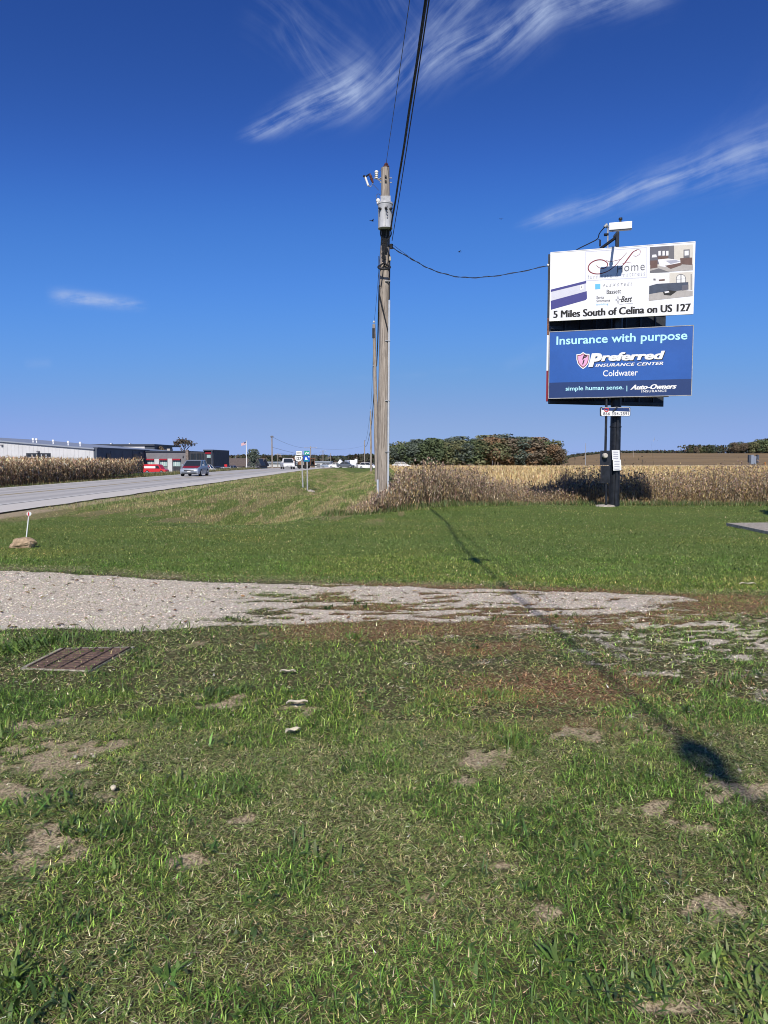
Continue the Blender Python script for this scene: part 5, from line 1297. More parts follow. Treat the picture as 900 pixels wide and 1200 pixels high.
# primary
q = ray(478.5, 0); 
def pass_px(P, px, py, Yend, s):
    """end point at depth Yend such that the sagging line seen from the photo's place crosses pixel (px,py)"""
    best = None
    for it in range(400):
        xe = -2 + it * .012
        E = Vector((xe, Yend, P.z)); pts = sag(P, E, s, 60); m_ = None
        for a_, b_ in zip(pts, pts[1:]):
            if b_.y < 2: break
            v = b_ - Vector((0, 0, CAM_H)); c, sn = math.cos(PITCH), math.sin(PITCH)
            zc = v.y * c - v.z * sn; yc = v.y * sn + v.z * c
            py_ = 600 - 870 * yc / zc; px_ = 450 + 870 * v.x / zc
            if m_ is None or abs(py_ - py) < m_[0]: m_ = (abs(py_ - py), px_)
        if m_ and (best is None or abs(m_[1] - px) < best[0]): best = (abs(m_[1] - px), E)
    return best[1]
E1 = pass_px(T1, 478.5, 0, -24, .7)
wire('overhead_wire', sag(T1, E1, .7, 40), .008, 'wire', 'thin top wire running from the pole top insulator over the camera', group='overhead lines')
PC = UB + ul(457.6, 270, -.2); E2 = pass_px(PC, 498, 0, -24, .8); E2 = Vector((E2.x, -24, E2.z))
cabpts = sag(PC, E2, .8, 48)
for p in cabpts: p.x -= .40 * float(sstep(11.2, 2.0, p.y))
# bundled cable: three conductors twisted loosely about a support strand
mb = MB()
rgp = []
for j, (rr, ph, off) in enumerate(((.017, 0.0, .011), (.013, 2.1, .016), (.013, 4.2, .016))):
    pts = []
    for i, p in enumerate(cabpts):
        t = i * .55 + ph; pts.append(p + Vector((off * math.cos(t), 0, off * math.sin(t))))
    mb.tube(pts, rr, 'cable', 7, cap=False)
cab = tag(mb.build('overhead_cable'), 'thick black bundled cable running from the transformer over the camera', 'overhead cable', 'overhead lines')
PD = UB + ul(459.5, 282, -.15); E3 = pass_px(PD, 503.5, 0, -24, .75)
wire('overhead_wire', sag(PD, E3, .75, 40), .011, 'cable', 'thin wire just right of the thick black cable overhead', group='overhead lines')
# slack storage loop and splice case hung on the cable (they cast the blots of shade on the lawn)
def on_cable(Y):
    for a_, b_ in zip(cabpts, cabpts[1:]):
        if b_.y <= Y <= a_.y: return a_.lerp(b_, (a_.y - Y) / (a_.y - b_.y))
def shade_src(px, py):
    g = at(px, py, .02); z = 9.0
    for _ in range(6): p = g + sd * (z / sd.z); c = on_cable(p.y); z = c.z - .02
    return c
s1 = shade_src(823, 882); 
sl_ = thing('slack_loop', 'flat oval loop of black cable stored on the overhead line', 'cable loop', s1)
mb = MB()
for k in range(4):
    a_ = .25 - .04 * k; b_ = .12 - .022 * k
    mb.tube([(b_ * math.cos(t) * .95, a_ * math.sin(t), -.04 - .012 * k + .03 * math.cos(t)) for t in [i * 2 * math.pi / 28 for i in range(29)]], .018, 'cable', 6, cap=False)
mb.build('cable_loop', sl_)
mb = MB(); mb.box(-.07, -.27, -.09, .07, -.10, -.05, 'black'); mb.box(-.05, .20, -.09, .05, .27, -.05, 'black'); mb.tube([(0, -.45, .0), (0, .45, 0)], .02, 'black', 6); mb.build('loop_bracket', sl_)
s2 = shade_src(561, 655)
sc_ = thing('splice_case', 'black splice case hanging on the overhead line', 'splice case', s2)
mb = MB(); mb.tube([(0, -.32, -.09), (0, -.27, -.09), (0, .27, -.09), (0, .32, -.09)], [.03, .08, .08, .03], 'black', 12); mb.tube([(-.26, .06, -.05), (.26, -.04, -.05)], [.05, .05], 'black', 8); mb.build('case', sc_)
mb = MB(); mb.box(-.012, -.2, -.05, .012, -.17, .03, 'galv'); mb.box(-.012, .17, -.05, .012, .2, .03, 'galv'); mb.build('hanger', sc_)
# the pole those lines run to, behind the camera
# along the line ahead
L1 = UB + ul(444.5, 335, -.1)
L2 = Vector(p2_.location) + Vector((dx2 * .6, 0, h2 - 3.0))
L3 = Vector(p3_.location) + Vector((0, 0, h3 - 2.2))
wire('overhead_cable', sag(L1, L2 + Vector((.1, 0, 0)), .45), .028, 'cable', 'black cable from the nearest pole down the line to the second pole', 'overhead cable', 'overhead lines')
wire('overhead_wire', sag(T1, T2, .5), .010, 'wire', 'top wire between the nearest and the second pole', group='overhead lines')
wire('overhead_wire', sag(T2, T3_, 1.0), .014, 'wire', 'top wire between the second and the third pole', group='overhead lines')
wire('overhead_cable', sag(L2, L3, 1.0), .035, 'cable', 'black cable between the second and the third pole', 'overhead cable', 'overhead lines')
wire('overhead_wire', sag(T3_, T4, 1.6), .02, 'wire', 'top wire between the third and the fourth pole', group='overhead lines')
wire('overhead_cable', sag(L3, T4 - Vector((0, 0, 1.4)), 1.4), .035, 'cable', 'black cable between the third and the fourth pole', 'overhead cable', 'overhead lines')
# service drop to the sign
SA = UB + ul(459.2, 290, -.1)
sp_ = [SA, atd(484, 304.5, 25.1), atd(510, 317.5, 25.5), atd(545, 325.2, 25.9), atd(590, 322.0, 26.1), KN]
pts = cr(sp_, 10); mb = MB(); mb.tube(pts, .011, 'cable', 6, cap=False)
mb.tube([p + Vector((.012 * math.cos(i * 1.1), 0, .026 * math.sin(i * 1.1))) for i, p in enumerate(pts)], .008, 'wire', 5, cap=False)
mb.tube([p + Vector((.0, 0, .5 * max(0, .22 - i / len(pts)))) + Vector((0, -.02, .0)) for i, p in enumerate(pts[:len(pts) // 4])], .007, 'wire', 5, cap=False)
mb.build('service_drop'); sdp = bpy.data.objects['service_drop']; tag(sdp, 'black twisted service cable sagging from the pole to the billboard', 'overhead cable', 'overhead lines')
pts = cr([KN + Vector((.05, .3, .02)), atd(660, 303, 26.75), atd(677, 292, 26.8), atd(690, 285.5, 26.7), atd(700, 280, 26.6), atd(702.5, 273.5, 26.5), SERVICE_END], 6)
wire('service_cable', pts, .018, 'cable', 'black cable rising behind the billboard to its service mast', 'overhead cable', 'overhead lines')
mb = MB(); q = atd(703.2, 284.5, 26.5); mb.tube([q + Vector((0, 0, .1)), q - Vector((0, 0, .12))], .03, 'black', 6); mb.tube([q + Vector((0, 0, .1)), atd(700.5, 280, 26.6)], .01, 'black', 5); tag(mb.build('wire_clamp'), 'small black clamp hanging from the service cable above the billboard', 'cable clamp')
# faint far wires across the left distance
for (a_, b_, s_, lab) in ((fat - Vector((0, 0, .2)), atd(364, 524.5, 250), .8, 'faint wire from the grey pole to the wide crossarm pole'), (atd(318.6, 524, 140), atd(434, 541, 215), 1.0, 'faint low wire from the grey pole towards the third pole'),
                         (atd(364, 524.5, 250), atd(430, 521, 420), 1.5, 'faint wire right of the wide crossarm pole'), (fbt, atd(378.5, 529.5, 420), 1.0, 'faint wire between the distant crossarm poles')):
    wire('distant_wire', sag(a_, b_, s_, 12), .022, 'wire', lab, group='faint distant wires', n=4)
wire('distant_wire', sag(atd(655, 529, 500), atd(742, 528.6, 700), 1.5, 12), .03, 'wire', 'faint wire on the horizon left of the billboard pole', group='faint distant wires', n=4)
wire('distant_wire', sag(fit, atd(905, 529.8, 760), 1.5, 12), .03, 'wire', 'faint wire on the horizon right of the billboard pole', group='faint distant wires', n=4)

# ------------------------------------------------------------------ road signs
def sign_post(px_b, py_b, px_t, py_t, Y, label, name='road_sign'):
    b = atd(px_b, py_b, Y); g = b.z; t = thing(name, label, 'road sign', (b.x, Y, g)); tp = atd(px_t, py_t, Y) - Vector((b.x, Y, g))
    mb = MB(); mb.obox((-.05, -.02, -.5), (.10, 0, 0), (0, .04, 0), tp * 1.0 + Vector((0, 0, .5)), 'galv')
    mb.obox((-.05, -.045, -.5), (.02, 0, 0), (0, .024, 0), tp + Vector((0, 0, .5)), 'galv'); mb.obox((.03, -.045, -.5), (.02, 0, 0), (0, .024, 0), tp + Vector((0, 0, .5)), 'galv')
    mb.build('post', t); return t, Vector((b.x, Y, g))
SY = 56.0
s1_, o1 = sign_post(355.0, 566.0, 353.4, 528.5, SY, 'white route 127 shield sign under a small white direction plate')
F1 = Face(atd(340, 540, SY - .07), atd(370, 540, SY - .07), o1)
def plate(F_, pts, m, parent, name, lift=0, label=None):
    mb = MB(); mb.prism([F_.P(*F_.px(*p), lift) for p in pts], -F_.n * .02, m); o = mb.build(name, parent)
    if label: o['label'] = label
    return o
def rr(x0, y0, x1, y1, r=.8):
    pts = []
    for cx, cy, a0 in ((x1 - r, y0 + r, -90), (x1 - r, y1 - r, 0), (x0 + r, y1 - r, 90), (x0 + r, y0 + r, 180)):
        for k in range(4): a = R(a0 + 30 * k); pts.append((cx + r * math.cos(a), cy + r * math.sin(a)))
    return pts
a = plate(F1, rr(347.0, 528.6, 353.8, 533.0), 'white', s1_, 'direction_plate'); F1.text('NORTH', (347.6, 529.9, 353.2, 531.7), 'ink', a, bold=.02, lift=.005)
shp = [(346, 533.9), (349.3, 534.4), (353.0, 533.9), (354.6, 536.2), (353.9, 538.2), (352.6, 539.9), (349.8, 540.9), (347.4, 540.1), (345.9, 538.4), (345.3, 536.4)]
shp = [(350 + (x - 350) * 1.0, y) for x, y in shp]
a = plate(F1, shp, 'white', s1_, 'shield_plate'); F1.text('127', (346.6, 535.4, 353.2, 538.9), 'ink', a, bold=.02, lift=.006)
s2_, o2 = sign_post(360.3, 569.2, 360.0, 528.5, SY - 2.2, 'green and blue road sign on the nearer of the two sign posts')
F2 = Face(atd(340, 540, SY - 2.27), atd(370, 540, SY - 2.27), o2)
a = plate(F2, rr(356.6, 528.3, 362.6, 533.4), 'signgreen', s2_, 'green_plate'); mb = MB(); F2.ribbon(mb, [(357.6, 532.4), (359.2, 529.8), (360.6, 531.6), (361.8, 530.2)], .06, 'white', .005); mb.build('symbol', a)
a = plate(F2, rr(355.6, 534.0, 363.0, 541.0), 'signblue', s2_, 'blue_plate'); mb = MB()
F2.poly(mb, [(357.2, 538.9), (357.8, 536.4), (358.6, 535.0), (359.6, 536.8), (360.6, 538.9)], 'white', .005); F2.poly(mb, [(361.0, 534.6), (362.6, 534.6), (362.6, 536.2), (361.4, 535.9)], 'white', .005); F2.poly(mb, [(356.2, 539.5), (362.4, 539.5), (362.4, 540.6), (356.2, 540.6)], 'signgreen', .005)
mb.build('symbol', a)
for i, (px, py, s) in enumerate(((363.8, 570.2, .22), (366.5, 571.5, .16))):
    q = atd(px, py, SY - 3); bm = bmesh.new(); bmesh.ops.create_icosphere(bm, subdivisions=2, radius=s)
    for v in bm.verts: v.co *= 1 + .25 * (random.random() - .5); v.co.z *= .6
    me = bpy.data.meshes.new('stone'); bm.to_mesh(me); bm.free(); me.materials.append(M['conc']); o = bpy.data.objects.new('stone', me); COL.objects.link(o); o.location = (q.x, q.y, Hs(q.x, q.y) + .04)
    tag(o, ['larger pale stone beside the foot of the green and blue sign', 'smaller pale stone right of the larger one by the sign foot'][i], 'stone')

# ------------------------------------------------------------------ boulder and marker stake
bq = at(21, 643); bm = bmesh.new(); bmesh.ops.create_icosphere(bm, subdivisions=4, radius=1)
for v in bm.verts:
    c = v.co.copy(); n = fbm(np.array([c.x * 1.3 + 5]), np.array([c.y * 1.3 + c.z * 1.7]), 4, 3.)[0] - .5; n2 = fbm(np.array([c.x * 4 + 5]), np.array([c.y * 4 + c.z * 3.7]), 3, 9.)[0] - .5
    v.co = Vector((c.x * .235, c.y * .18, c.z * .155)) * (1 + .7 * n + .16 * n2)
    v.co.z += .05 * max(0, c.x * .3 + .2) 
me = bpy.data.meshes.new('boulder'); bm.to_mesh(me); bm.free(); me.materials.append(M['rock']); bo = bpy.data.objects.new('boulder', me); COL.objects.link(bo); bo.location = (bq.x + .02, bq.y + .19, .045)
tag(bo, 'tan sandstone boulder half sunk in the grass by the gravel drive', 'boulder')
sb = at(29.2, 634.5); stt = atd(34.2, 600.0, sb.y) - Vector((sb.x, sb.y, 0))
st = thing('marker_stake', 'thin leaning white stake with a round red and white reflector, behind the boulder', 'marker stake', (sb.x, sb.y, 0))
mb = MB(); mb.tube([(-.01, 0, -.2), stt], .012, 'white', 8); mb.build('stake', st)
mb = MB(); rc = stt + Vector((.0, -.012, -.035)); mb.tube([rc, rc + Vector((.006, -.012, 0))], .045, 'white', 16); rf = mb.build('reflector', st)
mb = MB(); mb.add([rc + Vector((-.038 + .0, -.020, -.008)), rc + Vector((-.02, -.021, -.036)), rc + Vector((.012, -.021, -.038)), rc + Vector((.010, -.021, .03)), rc + Vector((-.016, -.021, .036)), rc + Vector((-.036, -.02, .012))], [(0, 1, 2, 3, 4, 5)], 'red'); mb.build('red_patch', rf)

# ------------------------------------------------------------------ drain grate
g4 = [at(31, 784.5), at(106.5, 787), at(154, 760.5), at(75, 762)]
g0 = g4[0]; gx_ = g4[1] - g4[0]; gy_ = g4[3] - g4[0]; gx2 = g4[2] - g4[3]
def gp(u, v, z=0): return Vector(((1 - v) * (g0.x + gx_.x * u) + v * (g4[3].x + gx2.x * u), (1 - v) * (g0.y + gx_.y * u) + v * (g4[3].y + gx2.y * u), z)) 
gt = thing('drain_grate', 'rusty cast iron drain grate set in a concrete collar in the lawn', 'drain grate', (g0.x, g0.y, 0))
GO = Vector((g0.x, g0.y, 0))
mb = MB(); 
for (u0, v0, u1, v1) in ((-.09, -.04, 0, 1.04), (0, 1.0, 1.02, 1.06), (0, -.015, 1.01, 0), (1.0, 0, 1.01, 1.0)):
    pts = [gp(u0, v0), gp(u1, v0), gp(u1, v1), gp(u0, v1)]; mb.prism([p - GO + Vector((0, 0, -.05)) for p in pts], (0, 0, .062), 'conc')
mb.build('concrete_collar', gt)
mb = MB(); mb.prism([gp(*p, -.03) - GO for p in ((0.003, .003), (.997, .003), (.997, .997), (.003, .997))], (0, 0, .036), 'pit'); mb.build('dark_pit_plate', gt)  # flat dark plate stands in for the shaded pit below the bars
nb = 10
for k in range(nb):
    v0 = (k + .2) / nb; v1 = (k + .8) / nb; mb = MB(); mb.prism([gp(u, v, .0) - GO for u, v in ((.012, v0), (.988, v0), (.988, v1), (.012, v1))], (0, 0, .018), 'grate'); mb.build('bar', gt)
for k in range(5):
    u0 = k / 4 * .965 + .006; mb = MB(); mb.prism([gp(u, v, .0) - GO for u, v in ((u0, .012), (u0 + .024, .012), (u0 + .024, .988), (u0, .988))], (0, 0, .026), 'grate'); mb.build('cross_bar', gt)

# ------------------------------------------------------------------ litter of corn husks
def husk(px, py, l, w, rz, label):
    w = w * 1.0
    q = at(px, py); mb = MB(); n = 8; vs = []
    for i in range(n + 1):
        t = i / n; ww = w * math.sin(math.pi * (0.08 + .86 * t)) ; zc = .022 + .006 * math.sin(math.pi * t) + .006 * math.sin(9 * t)
        for s in (-1, 0, 1): vs.append((l * (t - .5), s * ww * .5 + .12 * w * math.sin(5 * t), zc + (.012 if s else 0)))
    fs = [(3 * i + k, 3 * i + k + 1, 3 * i + k + 4, 3 * i + k + 3) for i in range(n) for k in range(2)]
    mb.add(vs, fs, 'husk'); o = mb.build('corn_husk', loc=(q.x, q.y, 0)); o.rotation_euler.z = rz; tag(o, label, 'corn husk', 'corn husks lying on the lawn'); return o
husk(348, 828, .145, .05, .25, 'pale corn husk on the lawn, the middle and longest of three')
husk(343, 861.5, .10, .05, .7, 'pale corn husk on the lawn, nearest of three')
husk(337, 791, .12, .035, .1, 'pale corn husk on the lawn, farthest of the three by the drive')
husk(876, 686.5, .22, .06, .1, 'dry yellow leaf lying on the green lawn at the right edge')
husk(790, 797, .12, .02, -.5, 'thin dry corn leaf lying among the gravel at right')
# dandelion clock and white stones
for i, (px, py, r) in enumerate(((133, 931, .014), (88, 889, .013), (213, 978, .007), (832, 911, .012), (866, 905, .012), (110, 888, .012))):
    q = at(px, py); bm = bmesh.new(); bmesh.ops.create_icosphere(bm, subdivisions=2, radius=r)
    for v in bm.verts: v.co *= 1 + .3 * (random.random() - .5)
    me = bpy.data.meshes.new('pebble'); bm.to_mesh(me); bm.free(); me.materials.append(M['conc'] if i else M['husk']); nm = 'dandelion_clock' if i == 0 else 'pebble'
    o = bpy.data.objects.new(nm, me); COL.objects.link(o); o.location = (q.x, q.y, .035 if i == 0 else r * .6)
    tag(o, 'round pale dandelion seed head in the lawn at left' if i == 0 else ['', 'pale pebble in the left half of the bare lawn patch', 'tiny white pebble in the lawn near the bare spot', 'pale pebble just below the oval shadow', 'pale pebble just right of the oval shadow', 'pale pebble beside another in the bare patch at left'][i], 'flower' if i == 0 else 'pebble')

# ------------------------------------------------------------------ buildings
def wall_poly(mb, pts, vec, m): mb.prism(pts, vec, m)
def bx(mb, px0, px1, pyt, Y, depth, m, pyb=None, yoff=0.0, zb=None):
    a = atd(px0, pyt, Y); b = atd(px1, pyt, Y); z0 = zb if zb is not None else (atd(px0, pyb, Y).z if pyb else Hs((a.x + b.x) / 2, Y) - .5)
    mb.box(a.x, Y + yoff, z0, b.x, Y + yoff + depth, a.z, m); return a, b, z0
# white metal shed beyond the corn: its gable end faces the camera
YW = 150.0
sh_ = thing('metal_shed', 'long white ribbed metal building behind the corn with an overhead door', 'building', (atd(50, 540, YW).x, YW, Hs(-60, YW)))
SO = Vector(sh_.location)
ea = atd(109.5, 526.3, YW); ra = atd(-120, 507.8, YW); gz0 = SO.z - .4
lx = 2 * ra.x - ea.x
mb = MB(); mb.prism([Vector(p) - SO for p in ((ea.x, YW, gz0), (ea.x, YW, ea.z), (ra.x, YW, ra.z), (lx, YW, ea.z), (lx, YW, gz0))], (0, 60, 0), 'wallw'); mb.build('wall', sh_)
sl_s = (ea.z - ra.z) / (ea.x - ra.x)
mb = MB()
for k in range(int((ea.x - ra.x) / .75)):
    x = ra.x + .1 + k * .75; zt = ra.z + sl_s * (x + .1 - ra.x) - .02
    mb.box(x - SO.x, -.05, gz0 - SO.z, x + .12 - SO.x, -.001, zt - SO.z, 'wallw')
rb = mb.build('ribs', sh_); rb['kind'] = 'stuff'
mb = MB()
for xe in (ea.x + .3, lx - .3): mb.prism([Vector(p) - SO for p in ((ra.x, YW - .4, ra.z + .003), (xe, YW - .4, ea.z - .07), (xe, YW - .4, ea.z + .18), (ra.x, YW - .4, ra.z + .27))], (0, 61, 0), 'roofs')
mb.build('roof', sh_)
def sbox(mb, px0, pyt, px1, pyb, d0, d1, m):
    a = atd(px0, pyt, YW); b = atd(px1, pyb, YW); mb.box(a.x - SO.x, d0, b.z - SO.z, b.x - SO.x, d1, a.z - SO.z, m); return mb
dr = sbox(MB(), 31, 531, 60, 549, -.12, -.052, 'dkpanel').build('overhead_door', sh_)
for r_, (pt, pb) in enumerate(((532.6, 535.0), (536.9, 539.0), (541.0, 543.2))):
    sbox(MB(), 32.6, pb + .5, 59.6, pb + 1.5, -.16, -.121, 'wallw').build('door_panel', dr)
    for k in range(5):
        x = 33 + k * 5.5; sbox(MB(), x, pt, x + 4.2, pb, -.16, -.121, 'glass').build('pane', dr)
        if k < 4: sbox(MB(), x + 4.3, pt, x + 5.4, pb, -.17, -.121, 'wallw').build('mullion', dr)
sbox(MB(), 44, 528.4, 46.6, 530.2, -.5, -.051, 'greyink').build('wall_lamp', sh_)
sbox(MB(), 1.5, 521, 4, 522.6, -.4, -.051, 'greyink').build('wall_lamp', sh_)
for px in (39, 43, 62.5, 80, 94):
    q = atd(px, 520, YW + 9); zz0 = ra.z + sl_s * (q.x - ra.x)
    mb = MB(); mb.tube([(q.x - SO.x, 9, zz0 - SO.z), (q.x - SO.x, 9, zz0 + .75 - SO.z)], .14, 'white', 8); mb.tube([(q.x - SO.x, 9, zz0 + .75 - SO.z), (q.x - SO.x, 9, zz0 + 1.15 - SO.z)], .26, 'white', 8); mb.build('roof_vent', sh_)
# slate metal workshop: its long wall runs on from the corner, parallel with the road
XW = ea.x + .05
def zat(px, py): d = ray(px, py); t = XW / d.x; return d.y * t, CAM_H + d.z * t
ga, gza = zat(110, 525.4); gb, gzb = zat(171.5, 528.3)
gs = thing('metal_workshop', 'slate grey metal workshop adjoining the white shed', 'building', (XW, (ga + gb) / 2, Hs(XW, 170))); GOo = Vector(gs.location)
mb = MB(); mb.prism([Vector(p) - GOo for p in ((XW, YW + .02, -2.5), (XW, YW + .02, gza), (XW, gb, gzb), (XW, gb, -2.5))], (.6, 0, 0), 'wallg'); mb.build('wall', gs)
mb = MB(); mb.obox(Vector((XW - .1, YW + .02, gza)) - GOo, (.9, 0, 0), (0, gb - YW, gzb - gza), (0, 0, .22), 'roofd'); mb.build('roof', gs)
def gbox(name, p0, pt, p1, pb, th, m):
    y0, z0 = zat(p0, pb); y1, z1 = zat(p1, pt); mb = MB(); mb.box(.601, y0 - GOo.y, z0 - GOo.z, .6 + th, y1 - GOo.y, z1 - GOo.z, m); mb.build(name, gs)
gbox('window', 121.5, 531.5, 126, 538.5, .08, 'glass'); gbox('window', 154, 532.5, 157.5, 538.5, .08, 'glass')
for px in (126.5, 140.3, 152.7): gbox('panel_seam', px, 528.6, px + .5, 549, .06, 'roofd')
gbox('wall_lamp', 160.5, 530.3, 162.2, 531.8, .4, 'greyink')
# white upper hall behind with dark roof
def build_box(name, label, Y, px0, px1, top, depth, m, pyb=None, cat='building'):
    a = atd(px0, top, Y); b = atd(px1, top, Y); g = Hs((a.x + b.x) / 2, Y); t = thing(name, label, cat, ((a.x + b.x) / 2, Y, g)); Oo = Vector(t.location)
    mb = MB(); mb.box(a.x - Oo.x, 0, -.6, b.x - Oo.x, depth, a.z - Oo.z, m); mb.build('wall', t); return t, Oo
def addbox(t, Oo, name, px0, px1, t_, b_, Y, d0, d1, m, label=None):
    a = atd(px0, t_, Y); b = atd(px1, b_, Y); mb = MB(); mb.box(a.x - Oo.x, Y + d0 - Oo.y, b.z - Oo.z, b.x - Oo.x, Y + d1 - Oo.y, a.z - Oo.z, m); o = mb.build(name, t)
    if label: o['label'] = label
    return o
t, Oo = build_box('warehouse', 'white upper hall with a dark flat roof rising behind the slate workshop', 235, 97, 169.5, 522.4, 30, 'wallw')
addbox(t, Oo, 'roof', 95.5, 181.5, 520.4, 522.3, 235, -.4, 30, 'roofd'); addbox(t, Oo, 'stair_block', 169.6, 181, 522.35, 529, 235, .1, 20, 'wallg'); addbox(t, Oo, 'roof_edge', 96, 169, 525.0, 529, 235, -.3, -.02, 'wallw')
for px in (128.5, 150.5): addbox(t, Oo, 'roof_vent', px - .8, px + .8, 519.3, 520.6, 235, 1, 2, 'white')
t, Oo = build_box('rooftop_unit', 'small pale rooftop box seen over the grey facade', 215, 195.5, 199, 525.8, 3, 'beige', cat='rooftop unit')
# grey facade with three windows under red awnings
YF = 180.0
t, Oo = build_box('grey_shop_building', 'grey low building with three windows under red awnings', YF, 166, 218, 529.2, 24, 'wallg2')
addbox(t, Oo, 'roof', 165, 219, 528.3, 529.15, YF, -.4, 24, 'roofd')
addbox(t, Oo, 'end_bay', 165.4, 168.5, 529.3, 552, YF, -.25, -.01, 'walld')
for (a, b) in ((172.3, 180.8), (187.8, 196.2), (203, 211.6)):
    w = addbox(t, Oo, 'window', a, b, 539.4, 546.4, YF, -.12, -.004, 'glassl')
    for k in (1, 2): addbox(w, Oo, 'mullion', a + (b - a) * k / 3 - .25, a + (b - a) * k / 3 + .25, 539.6, 546.2, YF, -.18, -.125, 'white')
    addbox(t, Oo, 'awning', a - .4, b + .3, 537.6, 539.3, YF, -.7, -.002, 'redawn')
addbox(t, Oo, 'white_column', 181.3, 187.0, 538, 552.8, YF, -.35, -.006, 'wallw'); addbox(t, Oo, 'white_column', 196.8, 202.4, 537.4, 552.8, YF, -.35, -.006, 'wallw')
addbox(t, Oo, 'garage_door', 203, 211.6, 546.6, 553, YF, -.1, -.005, 'walld'); addbox(t, Oo, 'wall_lamp', 213.8, 215.2, 534, 535.6, YF, -.4, -.007, 'greyink')
t, Oo = build_box('showroom', 'charcoal modern showroom with stone column and tall dark windows', 178.5, 218.6, 241, 529.2, 20, 'walld')
addbox(t, Oo, 'stone_column', 218.3, 222.0, 527.2, 553, 178.5, -.7, -.003, 'stone')
for k, (a, b) in enumerate(((223.5, 226.5), (227.5, 229.8), (230.6, 233), (234, 236.6), (237.4, 239.8))):
    addbox(t, Oo, 'window', a, b, 531.5, 549.5, 178.5, -.1, -.004, 'glass'); addbox(t, Oo, 'mullion', b + .1, b + .7, 531.5, 551, 178.5, -.2, -.006, 'wallg2' if k % 2 else 'walld')
t, Oo = build_box('entrance_tower', 'dark entrance block with red sign band and teal window at the end of the showroom', 177, 238.8, 250, 527.6, 18, 'walld')
addbox(t, Oo, 'canopy', 238.6, 250.3, 526.9, 528.3, 177, -.6, 18, 'roofd'); addbox(t, Oo, 'sign_band', 240.5, 247.5, 530.2, 531.6, 177, -.2, -.004, 'redawn')
addbox(t, Oo, 'window', 242.5, 247, 533, 536.5, 177, -.12, -.005, 'glassl'); addbox(t, Oo, 'window', 242.5, 247, 537.2, 549, 177, -.12, -.006, 'glass'); addbox(t, Oo, 'pillar', 248.2, 249.8, 528.4, 551, 177, -.5, -.01, 'roofd')
# brown roofed long building
YT = 232
t, Oo = build_box('brown_roofed_building', 'long low building under a brown shingle roof behind the flagpole', YT, 252, 304, 545.8, 16, 'wallg2')
a = atd(250.4, 546, YT); b = atd(306, 546, YT); tz = atd(250, 537, YT + 8).z
mb = MB(); mb.prism([Vector(p) - Oo for p in ((a.x, YT - .8, a.z - .15), (a.x, YT + 8, tz), (a.x, YT + 17, a.z - .15))], (b.x - a.x, 0, 0), 'rooft'); mb.build('roof', t)
addbox(t, Oo, 'sign_band', 250.5, 254.5, 540.6, 541.9, YT, -3.2, -3.0, 'redawn')
for k in range(6): addbox(t, Oo, 'window', 256 + k * 6, 259.5 + k * 6, 547, 549.5, YT, -.1, -.004, 'glass')
for (c, lab) in ((292.6, 'left'), (302.5, 'right')):
    p0 = atd(c - 3.6, 545.8, YT - 3); p1 = atd(c + 3.6, 545.8, YT - 3); pk = atd(c, 537.6, YT - 3)
    mb = MB(); mb.prism([Vector(p) - Oo for p in ((p0.x, YT - 3, p0.z), (p1.x, YT - 3, p1.z), (pk.x, YT - 3, pk.z))], (0, 9, 0), 'walld'); mb.build('dark_gable', t)
addbox(t, Oo, 'porch', 289.5, 306, 545.9, 549, YT, -3, -.01, 'wallg2'); addbox(t, Oo, 'porch_base', 270, 310, 549, 552, YT, -4, -3.1, 'walld')
# white sheds and farmhouse
t, Oo = build_box('white_warehouse', 'long low white warehouse right of the brown roofed building', 275, 303, 348, 543, 18, 'wallw')
addbox(t, Oo, 'roof', 302, 349, 541.2, 543.05, 275, -.5, 18.4, 'roofs'); 
for k in range(5): addbox(t, Oo, 'siding_seam', 309 + k * 8, 309.4 + k * 8, 543.2, 549, 275, -.06, -.004, 'wallg2')
addbox(t, Oo, 'loading_fence', 305, 335, 547, 550, 275, -6, -5.9, 'stone')
t, Oo = build_box('white_shed', 'white metal shed right of the road signs, left of the farmhouse', 300, 369, 387, 542, 14, 'wallw')
addbox(t, Oo, 'roof', 368.5, 387.5, 540.4, 542.0, 300, -.4, 14.3, 'roofs'); addbox(t, Oo, 'door', 371, 375, 543.4, 547.5, 300, -.1, -.004, 'wallg2')
YH = 330; a = atd(392.5, 543.5, YH); b = atd(406, 543.5, YH); g = Hs(a.x, YH)
t = thing('farmhouse', 'small white gabled farmhouse near the end of the highway', 'house', ((a.x + b.x) / 2, YH, g)); Oo = Vector(t.location)
mb = MB(); mb.box(a.x - Oo.x, 0, -.4, b.x - Oo.x, 8, a.z - Oo.z, 'white'); mb.build('wall', t)
zk = atd(399, 538.3, YH).z; xm = (a.x + b.x) / 2
mb = MB(); mb.prism([Vector(p) - Oo for p in ((a.x + .8, YH - .1, a.z), (xm + 1.6, YH - .1, a.z), (xm - .4, YH - .1, zk))], (0, 8.2, 0), 'white'); mb.build('gable', t)
mb = MB(); mb.prism([Vector(p) - Oo for p in ((xm + 1.6, YH - .2, a.z), (b.x + .3, YH - .2, a.z), (b.x + .3, YH + 4, zk - .6), (xm + 1.6, YH + 4, zk - .6))], (0, 0, .2), 'roofs'); mb.build('roof', t)
for px in (396, 399.5, 403): addbox(t, Oo, 'window', px - .6, px + .6, 544.2, 545.8, YH, -.08, -.004, 'glass')

